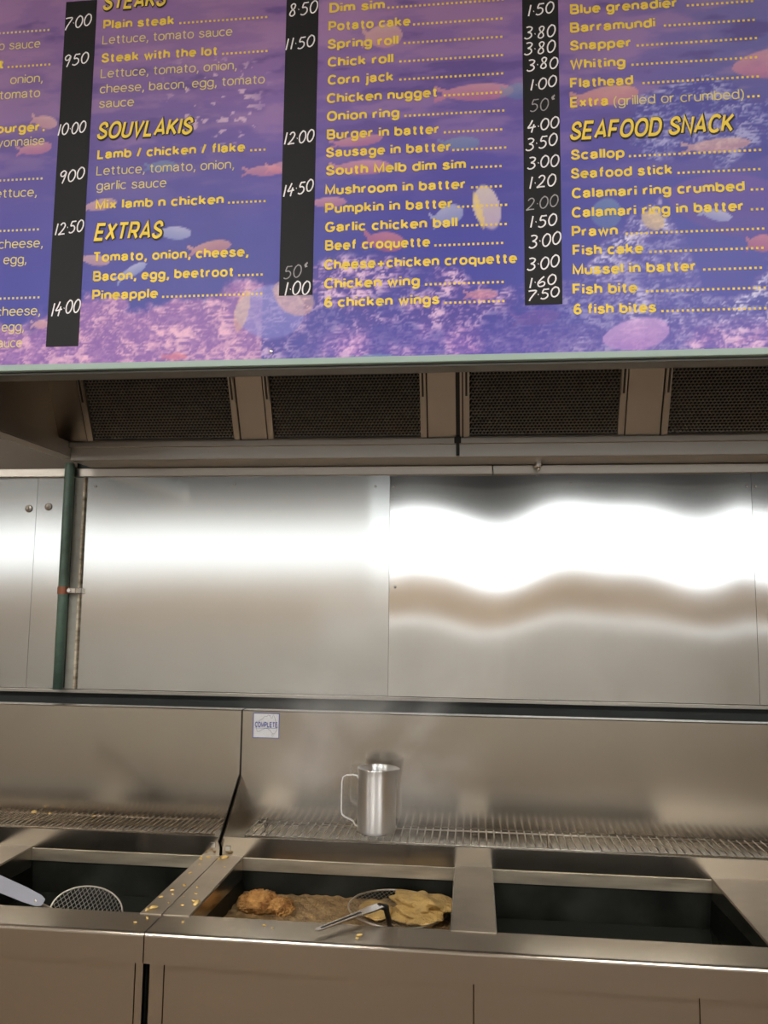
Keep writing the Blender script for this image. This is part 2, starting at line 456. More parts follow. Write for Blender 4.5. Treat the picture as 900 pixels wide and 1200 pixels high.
# ------------------------------------------------------------------ grease filters
def make_filter(x0, x1, label):
    t = thing('grease_filter', ((x0 + x1) / 2, hy(2.086), 2.086), label, 'grease filter', 'mesh grease filters in the hood')
    w = 0.022
    L = math.hypot(ZT - 2.086, hy(ZT) - hy(2.086))
    dirv = Vector((0, hy(ZT) - hy(2.086), ZT - 2.086)).normalized()
    nrm = Vector((0, -dirv.z, dirv.y))                        # out of the bank, to the room
    org = Vector((0, hy(2.088), 2.088))
    def at(x, s, n): return Vector((x, 0, 0)) + org + dirv * s + nrm * n
    def slab(name, m, a, b, s0, s1, n0, n1, parent):
        bm = bmesh.new()
        vs = [bm.verts.new(at(x, s, n)) for x in (a, b) for s in (s0, s1) for n in (n0, n1)]
        for f in ((0, 1, 3, 2), (4, 6, 7, 5), (0, 4, 5, 1), (2, 3, 7, 6), (0, 2, 6, 4), (1, 5, 7, 3)):
            bm.faces.new([vs[i] for i in f])
        bmesh.ops.recalc_face_normals(bm, faces=bm.faces[:])
        return obj(name, bm, m, parent)
    for a, b, side in ((x0 + 0.004, x0 + w, -1), (x1 - w, x1 - 0.004, 1)):
        f = slab('frame_side', M['rail'], a, b, 0.0, L - 0.01, -0.008, 0.006, t)
        h = slab('latch', M['hood'], a + 0.002, b - 0.002, 0.118, 0.235, 0.006, 0.011, f)
        slab('latch_slot', M['black'], a + 0.006, b - 0.006, 0.126, 0.228, 0.011, 0.0115, f)
    slab('frame_bottom', M['hood'], x0 + 0.004, x1 - 0.004, -0.002, 0.003, -0.008, 0.007, t)
    slab('backing', M['filterback'], x0 + w, x1 - w, 0.0, L - 0.01, -0.010, -0.008, t)
    # expanded mesh: rows of small raised loops
    bm = bmesh.new()
    px, ps = 0.0105, 0.0088
    rows = int((L - 0.02) / ps)
    cols = int((x1 - x0 - 2 * w) / px)
    pxx = (x1 - x0 - 2 * w) / cols
    for r in range(rows):
        s = 0.004 + r * ps
        o = (r % 2) * 0.5
        for c in range(cols):
            xa = x0 + w + (c + o * 0.96) * pxx
            pts = ((xa, s, -0.006), (xa + pxx * 0.26, s + ps * 0.62, 0.001), (xa + pxx * 0.74, s + ps * 0.62, 0.001), (xa + pxx, s, -0.006))
            lo = [bm.verts.new(at(min(p[0], x1 - w), p[1] - 0.0022, p[2] + 0.0012)) for p in pts]
            hi = [bm.verts.new(at(min(p[0], x1 - w), p[1] + 0.0022, p[2] - 0.0012)) for p in pts]
            for k in range(3):
                bm.faces.new((lo[k], lo[k + 1], hi[k + 1], hi[k]))
    mesh = obj('filter_mesh', bm, M['filter'], t)
    mesh['kind'] = 'stuff'
    return t
FLAB = ['mesh grease filter at the left end of the hood, nearest the green pipe', 'second mesh grease filter from the left in the hood, left of the black sealant seam',
        'mesh grease filter just right of the black sealant seam in the hood', 'mesh grease filter at the right edge of the view, fourth from the left', 'mesh grease filter at the far right end of the hood']
for (a, b), l in zip(FIL, FLAB):
    make_filter(a, b, l)

# ------------------------------------------------------------------ green pipe
PX, PY = -1.312, 2.4695
pipe = thing('gas_pipe', (PX, PY, 1.3), 'dark green vertical pipe clamped to the wall beside the left steel sheets', 'pipe')
obj('pipe_run', tube(bmesh.new(), [(PX, PY, 1.3125), (PX, PY, 1.6), (PX, PY, 2.02), (PX, PY, 2.0395)], 0.0155, 16), M['pipe'], pipe, True)
cl = obj('pipe_clamp', tube(bmesh.new(), [(PX, PY, 1.613), (PX, PY, 1.637)], 0.0175, 16), M['copper'], pipe)
cl['label'] = 'copper coloured pipe clamp'
bm = bmesh.new()
box(bm, PX + 0.015, PX + 0.042, PY - 0.004, PY + 0.004, 1.617, 1.633, 0.001)
box(bm, PX + 0.034, PX + 0.046, PY + 0.002, 2.499, 1.616, 1.634, 0.001)
obj('clamp_bracket', bm, M['steel'], cl)
bm = bmesh.new()
bmesh.ops.create_cone(bm, cap_ends=True, segments=6, radius1=0.006, radius2=0.006, depth=0.008, matrix=Matrix.Translation((PX + 0.024, PY - 0.007, 1.625)) @ Matrix.Rotation(math.pi / 2, 4, 'X'))
obj('clamp_bolt', bm, M['chrome'], cl)

# ================================================================== fryers
ZD = 0.93                         # deck height
YFR, YO, YB, YS = 1.642, 1.742, 2.140, 2.300
def make_fryer(label, x0, x1, wells, gus, doors, fy):
    t = thing('deep_fryer', ((x0 + x1) / 2, 1.98, 0.0), label, 'deep fryer')
    # front rail: flat top, rounded nose, drop face, small return
    bm = prism_x(bmesh.new(), [(YO, ZD), (YFR + 0.007, ZD), (YFR + 0.0043, ZD - 0.0005), (YFR + 0.002, ZD - 0.002), (YFR + 0.0005, ZD - 0.0043), (YFR, ZD - 0.007), (YFR, 0.8715), (YFR + 0.012, 0.8715), (YFR + 0.012, ZD - 0.012), (YO - 0.002, ZD - 0.012)], x0 + 0.0012, x1 - 0.0012)
    obj('front_rail', bm, M['front'], t)
    # flat deck pieces: margins and dividers between the wells
    xs = [x0 + 0.0012] + [v for w in wells for v in (w[0], w[1])] + [x1 - 0.0012]
    for k in range(0, len(xs), 2):
        a, b = xs[k], xs[k + 1]
        nm = 'divider' if 0 < k < len(xs) - 2 else 'deck_margin'
        bm = prism_x(bmesh.new(), [(YO - 0.006, ZD + 0.002), (YB, ZD + 0.002), (YB, ZD - 0.045), (YO - 0.006, ZD - 0.02)], a, b)
        obj(nm, bm, M['deck'], t)
    for w0, w1, zo, foam in wells:
        bm = bmesh.new()                                   # open-topped well
        zb = 0.72
        v = [bm.verts.new(p) for p in ((w0, YO, ZD - 0.012), (w1, YO, ZD - 0.012), (w1, YB + 0.004, ZD - 0.03), (w0, YB + 0.004, ZD - 0.03),
                                       (w0 + 0.02, YO + 0.01, zb), (w1 - 0.02, YO + 0.01, zb), (w1 - 0.02, YB - 0.005, zb), (w0 + 0.02, YB - 0.005, zb))]
        for f in ((0, 1, 5, 4), (1, 2, 6, 5), (2, 3, 7, 6), (3, 0, 4, 7), (4, 5, 6, 7)):
            bm.faces.new([v[i] for i in f])
        bmesh.ops.recalc_face_normals(bm, faces=bm.faces[:])
        bmesh.ops.reverse_faces(bm, faces=bm.faces[:])
        wl = obj('well', bm, M['well'], t)
        boxo('well_rim', M['wellrim'], wl, w0 + 0.001, w1 - 0.001, YB - 0.003, YB + 0.004, 0.897, ZD - 0.001, 0.001)
        for xx in (w0 + 0.0006, w1 - 0.0022):
            boxo('well_rim', M['steel'], wl, xx, xx + 0.0016, YO, YB - 0.003, 0.872, ZD - 0.002)
    # shelf at the back and the splash above it
    bm = prism_x(bmesh.new(), [(YB, ZD - 0.003), (YB, 0.979), (YB + 0.006, 0.979), (YB + 0.006, 0.955), (YS, 0.950), (YS, ZD - 0.003)], x0 + 0.004, x1 - 0.004)
    obj('shelf_tray', bm, M['steel'], t)
    bm = prism_x(bmesh.new(), [(YS, 0.945), (YS + fy, 1.283), (YS + fy + 0.002, 1.2855), (YS + fy + 0.04, 1.2855), (YS + fy + 0.04, 1.27), (YS + 0.012, 0.945)], x0 + 0.003, x1 - 0.003)
    obj('splashback', bm, M['steel'], t)
    for gx in gus:
        bm = bmesh.new()
        o = [(gx, YB - 0.012, 0.968), (gx, YB + 0.006, 0.945), (gx, YS + 0.004, 0.945), (gx, YS + 0.004, 1.105)]
        plate(bm, o, (1, 0, 0), 0.003)
        obj('gusset', bm, M['steel'], t)
    # cabinet below
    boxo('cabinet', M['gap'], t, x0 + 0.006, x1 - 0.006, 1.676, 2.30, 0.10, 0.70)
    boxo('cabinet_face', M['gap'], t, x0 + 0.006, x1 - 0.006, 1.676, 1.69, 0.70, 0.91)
    for a, b in doors:
        boxo('door_panel', M['front'], t, a, b, 1.660, 1.676, 0.14, 0.868, 0.0015)
    for lx in (x0 + 0.06, x1 - 0.06):
        for ly in (1.72, 2.24):
            obj('leg', tube(bmesh.new(), [(lx, ly, 0.0), (lx, ly, 0.101)], 0.02, 12), M['steel'], t)
    return t
FLX, FRX = -0.660, -0.660
fry_l = make_fryer('stainless deep fryer at the left, with an empty dark well and mesh scoop', -1.85, FLX, [(-1.77, -1.285, 0.84, False), (-1.185, -0.709, 0.84, False)], (-0.6655,),
                   [(-1.83, -1.2565), (-1.2555, -0.9835), (-0.9825, -0.6842), (-0.6828, -0.6665)], 0.004)
fry_r = make_fryer('long stainless deep fryer with a frying well and an empty dark well', FRX, 1.02, [(-0.600, -0.045, 0.85, True), (0.047, 0.585, 0.84, False)], (-0.6575,),
                   [(-0.6535, -0.6232), (-0.6218, 0.0004), (0.0014, 0.4234), (0.4244, 0.99)], 0.0)
# small bright bracket tabs beside the joint of the two shelves
boxo('joint_tab', M['chrome'], fry_r, -0.6475, -0.634, YB - 0.003, YB - 0.0005, 0.944, 0.957, 0.0008)
boxo('joint_tab', M['chrome'], fry_l, -0.688, -0.675, YB - 0.003, YB - 0.0005, 0.951, 0.964, 0.0008)

# oil in the wells
def oil(name, label, x0, x1, z, m, amp, n, cat='oil'):
    bm = bmesh.new()
    g = []
    for j in range(n + 1):
        row = []
        for i in range(n + 1):
            x = x0 + (x1 - x0) * i / n
            y = YO + 0.012 + (YB - 0.008 - YO - 0.012) * j / n
            zz = z + amp * (math.sin(x * 91 + 3 * math.sin(y * 47)) * math.sin(y * 103 + 2 * math.sin(x * 61)) + 0.6 * math.sin(x * 210 + y * 170))
            row.append(bm.verts.new((x, y, zz)))
        g.append(row)
    for j in range(n):
        for i in range(n):
            bm.faces.new((g[j][i], g[j][i + 1], g[j + 1][i + 1], g[j + 1][i]))
    o = obj(name, bm, m, None, True)
    return tag(o, label, cat, None, 'stuff')
oil('still_oil', 'still dark oil in the left fryer well under the mesh scoop', -1.176, -0.718, 0.82, M['oil'], 0.0, 4)
oil('frying_oil', 'bubbling tan frying oil around the batter in the middle well', -0.592, -0.053, 0.846, M['foam'], 0.0022, 110)
oil('still_oil', 'still dark oil in the right fryer well', 0.055, 0.577, 0.815, M['oil'], 0.0, 4)

# ------------------------------------------------------------------ wire racks on the shelves
def wire_rack(x0, x1, pitch, label, m, lean=0.0):
    t = thing('wire_rack', ((x0 + x1) / 2, 2.22, 0.972), label, 'wire rack', 'wire racks on the fryer shelves')
    ya, yb, z = YB + 0.012, YS - 0.008, 0.983
    for y in (ya + 0.004, yb - 0.004):
        obj('cross_wire', tube(bmesh.new(), [(x0, y, z - 0.0042), (x1, y, z - 0.0042)], 0.0024, 6), m, t, True)
    for x in (x0 + 0.02, (x0 + x1) / 2, x1 - 0.02):
        for y in (ya + 0.006, yb - 0.006):
            obj('foot', tube(bmesh.new(), [(x, y, 0.9525), (x, y, z - 0.004)], 0.0022, 6), m, t)
    n = int((x1 - x0) / pitch)
    first = None
    for k in range(n + 1):
        x = x0 + k * pitch
        if first is None:
            first = obj('wire', tube(bmesh.new(), [(x, ya, z), (x + lean, yb, z)], 0.0019, 6), m, t, True)
        else:
            c = first.copy()
            COL.objects.link(c)
            c.parent = t
            c.location = first.location + Vector((k * pitch, 0, 0))
            WLOC[c.name] = WLOC[first.name] + Vector((k * pitch, 0, 0))
    return t
wire_rack(-1.83, -0.682, 0.0165, 'greasy brown wire rack on the shelf of the left fryer', M['greasewire'])
wire_rack(-0.600, 1.005, 0.0205, 'long bright wire rack under the steel jug on the right fryer', M['wire'])

# ------------------------------------------------------------------ steel jug
JX, JY, JZ = -0.2575, 2.222, 0.985
jug = thing('milk_jug', (JX, JY, JZ), 'shiny stainless steel jug with a thin handle standing on the wire rack', 'jug')
SEG = 48
prof = [(0.0, 0.0), (0.046, 0.0), (0.0505, 0.003), (0.052, 0.010), (0.0522, 0.06), (0.0515, 0.11), (0.0508, 0.150), (0.0525, 0.166), (0.0535, 0.1685), (0.0525, 0.1685), (0.0505, 0.165), (0.0495, 0.150), (0.0505, 0.06), (0.0500, 0.012), (0.0, 0.008)]
bm = bmesh.new()
rings = []
for r, z in prof:
    ring = []
    for k in range(SEG):
        a = 2 * math.pi * k / SEG
        rr = r
        if z > 0.09 and r > 0.04:                         # pinched spout on the right
            w = max(0.0, math.cos(a + 0.15)) ** 18
            rr += w * 0.011 * ((z - 0.09) / 0.078) ** 1.5
        ring.append(bm.verts.new((JX + rr * math.cos(a), JY + rr * math.sin(a), JZ + z)))
    rings.append(ring)
for i in range(len(rings) - 1):
    for k in range(SEG):
        bm.faces.new((rings[i][k], rings[i][(k + 1) % SEG], rings[i + 1][(k + 1) % SEG], rings[i + 1][k]))
bmesh.ops.remove_doubles(bm, verts=bm.verts[:], dist=1e-5)
bmesh.ops.recalc_face_normals(bm, faces=bm.faces[:])
obj('jug_body', bm, M['jug'], jug, True)
hp = [(-0.050, 0.138), (-0.0545, 0.1455), (-0.066, 0.1475), (-0.084, 0.146), (-0.0935, 0.140), (-0.096, 0.128), (-0.0965, 0.09), (-0.0965, 0.055), (-0.0945, 0.043), (-0.086, 0.036), (-0.070, 0.030), (-0.063, 0.026), (-0.059, 0.017), (-0.0515, 0.013)]
bm = bmesh.new()
L = []
for i, (x, z) in enumerate(hp):
    a, b = hp[max(i - 1, 0)], hp[min(i + 1, len(hp) - 1)]
    tx, tz = b[0] - a[0], b[1] - a[1]
    d = math.hypot(tx, tz)
    nx, nz = -tz / d * 0.0013, tx / d * 0.0013
    L.append([bm.verts.new((JX + x + sx * nx, JY + sy, JZ + z + sx * nz)) for sx, sy in ((-1, -0.004), (1, -0.004), (1, 0.004), (-1, 0.004))])
for i in range(len(L) - 1):
    for k in range(4):
        bm.faces.new((L[i][k], L[i][(k + 1) % 4], L[i + 1][(k + 1) % 4], L[i + 1][k]))
bm.faces.new(L[0]); bm.faces.new(L[-1][::-1])
bmesh.ops.recalc_face_normals(bm, faces=bm.faces[:])
obj('jug_handle', bm, M['jug'], jug)

# ------------------------------------------------------------------ mesh scoops
def mesh_dish(parent, c, u, v, ru, rv, depth, n, m, name='wire_mesh', r=0.0007):
    """two families of slanted wires spanning a shallow oval dish"""
    c, u, v = Vector(c), Vector(u).normalized(), Vector(v).normalized()
    w = u.cross(v)
    bm = bmesh.new()
    for fam in (-1, 1):
        ang = fam * math.radians(62)
        d = Vector((math.cos(ang), math.sin(ang)))
        e = Vector((-d.y, d.x))
        for k in range(n):
            q = -0.96 + 1.92 * (k + 0.5) / n
            hl = math.sqrt(max(0, 1 - q * q))
            pts = []
            for s in range(9):
                a = -hl + 2 * hl * s / 8
                p2 = d * a + e * q
                pts.append(c + u * p2.x * ru + v * p2.y * rv - w * depth * (1 - p2.length_squared))
            tube(bm, pts, r, 4, False)
    o = obj(name, bm, m, parent, True)
    o['kind'] = 'stuff'
    return o
def rim(parent, c, u, v, ru, rv, r, m):
    c, u, v = Vector(c), Vector(u).normalized(), Vector(v).normalized()
    pts = [c + u * ru * math.cos(2 * math.pi * k / 48) + v * rv * math.sin(2 * math.pi * k / 48) for k in range(48)]
    return obj('rim', loop_tube(bmesh.new(), pts, r, 8), m, parent, True)
sk = thing('mesh_scoop', (-0.92, 1.85, 0.83), 'wire mesh scoop with a grey handle leaning in the left fryer well', 'scoop')
c, u, v = (-0.900, 1.880, 0.871), (1.0, -0.10, -0.05), (0.06, 0.62, 0.78)
rim(sk, c, u, v, 0.092, 0.058, 0.0019, M['wire'])
mesh_dish(sk, c, u, v, 0.090, 0.056, 0.012, 17, M['scoopwire'], r=0.0006)
bm = bmesh.new()
A, Bv = Vector((-0.980, 1.834, 0.905)), Vector((-1.312, 1.752, 1.062))
ax = (Bv - A).normalized()
side = Vector((0.10, 0.62, 0.76))
side = (side - ax * side.dot(ax)).normalized()
wid = [(0.0, 0.008), (0.012, 0.0125), (0.05, 0.0155), (0.12, 0.0165), (0.3, 0.016), (0.43, 0.014)]
plate(bm, [A + ax * s + side * w for s, w in wid] + [A + ax * s - side * w for s, w in wid[::-1]], ax.cross(side), 0.004)
bmesh.ops.bevel(bm, geom=bm.edges[:], offset=0.0012, segments=2, affect='EDGES')
obj('handle', bm, M['handle_grey'], sk)
obj('handle_stem', tube(bmesh.new(), [A + ax * 0.02 - side * 0.004, (-0.985, 1.86, 0.886), (-0.965, 1.868, 0.874)], 0.0035, 8), M['wire'], sk, True)

sk2 = thing('mesh_scoop', (-0.18, 2.02, 0.85), 'flat round mesh scoop holding batter in the bubbling middle well', 'scoop')
c, u, v = (-0.181, 2.016, 0.868), (1.0, 0.0, -0.03), (0.0, 1.0, 0.06)
rim(sk2, c, u, v, 0.118, 0.104, 0.0022, M['wire'])
mesh_dish(sk2, c, u, v, 0.116, 0.102, 0.008, 22, M['scoopwire'], r=0.0005)
bm = bmesh.new()
A, Bv = Vector((-0.198, 1.800, 0.948)), Vector((-0.318, 1.668, 0.940))
ax = (Bv - A).normalized()
side = ax.cross(Vector((0, 0, 1))).normalized()
wid = [(0.0, 0.013), (0.03, 0.0145), (0.06, 0.011), (0.10, 0.0085), (0.165, 0.0075), (0.173, 0.005)]
plate(bm, [A + ax * s + side * w for s, w in wid] + [A + ax * s - side * w for s, w in wid[::-1]], (0, 0, 1), 0.003)
bmesh.ops.bevel(bm, geom=bm.edges[:], offset=0.001, segments=2, affect='EDGES')
hnd = obj('handle', bm, M['chrome'], sk2)
bm = bmesh.new()
plate(bm, [A + ax * s + side * w for s, w in ((0.055, 0.0028), (0.16, 0.0024))] + [A + ax * s - side * w for s, w in ((0.16, 0.0024), (0.055, 0.0028))], (0, 0, 1), 0.0036)
obj('handle_groove', bm, M['black'], hnd)
obj('handle_stem', tube(bmesh.new(), [A + Vector((-0.004, 0, 0.001)), (-0.188, 1.818, 0.940), (-0.186, 1.838, 0.915), (-0.186, 1.88, 0.878), (-0.184, 1.913, 0.864)], [0.006, 0.007, 0.0062, 0.005, 0.0035], 8), M['black'], sk2, True)

# ------------------------------------------------------------------ food
def food(name, bm, m, label, cat, group=None):
    return tag(obj(name, bm, m, None, True), label, cat, group)
food('battered_fish', lump((-0.118, 2.020, 0.874), (0.078, 0.064, 0.024), 5, 0.36, 4.6, 5), M['batter'], 'pale lumpy battered piece lying in the round mesh scoop', 'fried food')
food('battered_fish', lump((-0.232, 2.005, 0.866), (0.042, 0.055, 0.009), 3, 0.22, 3.5, 8), M['batter'], 'thin smear of pale batter at the left of the round mesh scoop', 'fried food')
def shaggy(c, radii, seed):
    bm = lump(c, radii, 5, 0.18, 3.0, seed)
    rs = random.Random(seed)
    for v in bm.verts:
        d = (v.co - Vector(c))
        v.co = Vector(c) + d * (1 + rs.uniform(-0.10, 0.16))
    return bm
food('fried_fritter', shaggy((-0.528, 2.018, 0.862), (0.045, 0.040, 0.024), 3), M['golden'], 'golden brown shaggy fritter frying at the left of the middle well', 'fried food')
food('fried_fritter', shaggy((-0.470, 2.020, 0.857), (0.034, 0.040, 0.017), 4), M['golden'], 'smaller golden fritter frying just right of the shaggy fritter', 'fried food')
cr = 0
def crumb(x, y, z, s, label, seed, group='crumbs on the fryer tops'):
    bm = lump((x, y, z + s * 0.25), (s, s * 0.6, s * 0.35), 2, 0.4, 3.5, seed)
    rot = Matrix.Rotation(seed * 1.3, 4, 'Z')
    for v in bm.verts:
        v.co = Vector((x, y, z)) + rot @ (v.co - Vector((x, y, z)))
    food('crumb', bm, M['crumb'], label, 'crumb', group)
ZR = ZD + 0.002
crumb(-0.608, 1.803, ZR, 0.011, 'biggest yellow crumb near the front of the divider between the fryers', 1)
crumb(-0.617, 1.815, ZR, 0.006, 'yellow crumb touching the biggest crumb on the fryer divider', 2)
crumb(-0.691, 1.766, ZR, 0.009, 'orange crumb at the front left of the divider, by the left well corner', 3)
crumb(-0.700, 1.752, ZR, 0.007, 'orange crumb just in front of another at the left well corner', 4)
crumb(-0.643, 2.118, ZR, 0.010, 'long yellow crumb lying where the two fryer shelves meet', 5)
crumb(-0.654, 2.108, ZR, 0.006, 'small yellow crumb beside the long one where the shelves meet', 6)
for k, (x, y, s) in enumerate([(-0.691, 1.995, .005), (-0.674, 1.907, .006), (-0.690, 1.875, .005), (-0.640, 1.90, .004), (-0.63, 1.86, .004), (-0.62, 1.95, .003), (-0.68, 1.85, .004), (-0.70, 1.83, .005),
                               (-0.65, 1.84, .003), (-0.635, 1.79, .004), (-0.67, 1.80, .003), (-0.62, 2.05, .003), (-0.69, 2.06, .004), (-0.70, 2.10, .007), (-0.685, 2.115, .006), (-0.705, 2.12, .005)]):
    crumb(x, y, ZR, s, 'tiny scattered yellow crumb on the divider between the two fryers', 20 + k, 'tiny crumbs on the fryer divider')
for k, (x, y, s) in enumerate([(-0.684, 1.715, .005), (-0.700, 1.69, .0035), (-0.603, 1.705, .004), (-0.43, 1.712, .004), (-0.41, 1.70, .003)]):
    crumb(x, y, ZD, s, 'tiny pale crumb on the front rail of the fryers', 50 + k, 'tiny crumbs on the front rail')
crumb(-0.228, 1.690, ZD, 0.006, 'pale crumb on the front rail just right of the scoop handle', 61)
crumb(-0.231, 1.675, ZD, 0.004, 'smaller pale crumb on the front rail below the one by the handle', 62)
for k, (x, s) in enumerate([(-1.255, .009), (-1.205, .006), (-1.215, .004), (-1.07, .005)]):
    crumb(x, 2.268 - 0.004 * k, 0.9855, s, 'crumb of fried batter caught on the greasy left wire rack', 70 + k, 'crumbs on the left rack')

# ------------------------------------------------------------------ sticker on the splashback
SX0, SX1, SZ0, SZ1, SY = -0.6265, -0.5490, 1.2085, 1.2790, YS - 0.0001
st = boxo('maker_sticker', M['stickerwhite'], fry_r, SX0, SX1, SY - 0.0008, SY, SZ0, SZ1, 0.0)
st['label'] = 'white sticker with a blue border reading COMPLETE over a map outline'
bm = bmesh.new()
bw = 0.0022
for a in ((SX0, SX1, SZ0, SZ0 + bw), (SX0, SX1, SZ1 - bw, SZ1), (SX0, SX0 + bw, SZ0 + bw, SZ1 - bw), (SX1 - bw, SX1, SZ0 + bw, SZ1 - bw)):
    box(bm, a[0], a[1], SY - 0.0012, SY - 0.0008, a[2], a[3])
obj('sticker_border', bm, M['stickerblue'], st)

def ribbon(bm, pts, w, y, closed=False):
    """flat stroke of width w in the XZ plane, facing -Y"""
    n = len(pts)
    Lr = []
    for i in range(n):
        a = pts[i - 1] if (i > 0 or closed) else pts[i]
        b = pts[(i + 1) % n] if (i < n - 1 or closed) else pts[i]
        tx, tz = b[0] - a[0], b[1] - a[1]
        d = math.hypot(tx, tz) or 1.0
        nx, nz = -tz / d * w / 2, tx / d * w / 2
        Lr.append((bm.verts.new((pts[i][0] + nx, y, pts[i][1] + nz)), bm.verts.new((pts[i][0] - nx, y, pts[i][1] - nz))))
    for i in range(n if closed else n - 1):
        a, b = Lr[i], Lr[(i + 1) % n]
        f = bm.faces.new((a[0], a[1], b[1], b[0]))
def facing(bm):
    bm.normal_update()
    for f in bm.faces:
        if f.normal.y > 0:
            f.normal_flip()
    return bm
aus = [(.10, .42), (.14, .62), (.22, .70), (.34, .76), (.44, .88), (.52, .86), (.58, .93), (.66, .90), (.70, .80), (.76, .82), (.78, .96), (.84, .84), (.90, .66), (.97, .50), (.95, .34), (.86, .20), (.76, .20), (.68, .30), (.58, .38), (.46, .40), (.34, .34), (.22, .26), (.14, .26)]
W_, H_ = SX1 - SX0, SZ1 - SZ0
bm = bmesh.new()
ribbon(bm, [(SX0 + a * W_ * 0.92 + 0.003, SZ0 + b * H_) for a, b in aus], 0.0009, SY - 0.0011, True)
ribbon(bm, [(SX0 + a * W_, SZ0 + b * H_) for a, b in ((.70, .16), (.76, .17), (.80, .15), (.75, .08))], 0.0008, SY - 0.0011, True)
obj('map_outline', facing(bm), M['stickergrey'], st)

# ------------------------------------------------------------------ stroke lettering (a plain grotesque drawn with strokes)
def EA(cx, cy, rx, ry, a0, a1, n=12, p=2.25):
    out = []
    for k in range(n + 1):
        a = math.radians(a0 + (a1 - a0) * k / n)
        c, s = math.cos(a), math.sin(a)
        out.append((cx + rx * math.copysign(abs(c) ** (2 / p), c), cy + ry * math.copysign(abs(s) ** (2 / p), s)))
    return out
def smooth(p, n=4):
    q = [p[0]] + list(p) + [p[-1]]
    out = []
    for i in range(1, len(q) - 2):
        for k in range(n):
            t = k / n
            out.append(tuple(0.5 * (2 * q[i][c] + (q[i + 1][c] - q[i - 1][c]) * t + (2 * q[i - 1][c] - 5 * q[i][c] + 4 * q[i + 1][c] - q[i + 2][c]) * t * t + (3 * q[i][c] - q[i - 1][c] - 3 * q[i + 1][c] + q[i + 2][c]) * t ** 3) for c in (0, 1)))
    return out + [p[-1]]
OV = EA(.27, .36, .27, .36, 0, 360, 24)
ARCH = [(0, .40)] + EA(.24, .45, .24, .27, 180, 0) + [(.48, 0)]
SL_ = smooth([(.46, .54), (.38, .67), (.24, .72), (.07, .64), (.06, .48), (.24, .38), (.43, .28), (.46, .12), (.26, 0), (.07, .06), (0, .19)])
SC_ = smooth([(.56, .74), (.48, .92), (.30, 1), (.08, .90), (.05, .70), (.28, .54), (.53, .40), (.58, .16), (.33, 0), (.08, .08), (0, .28)])
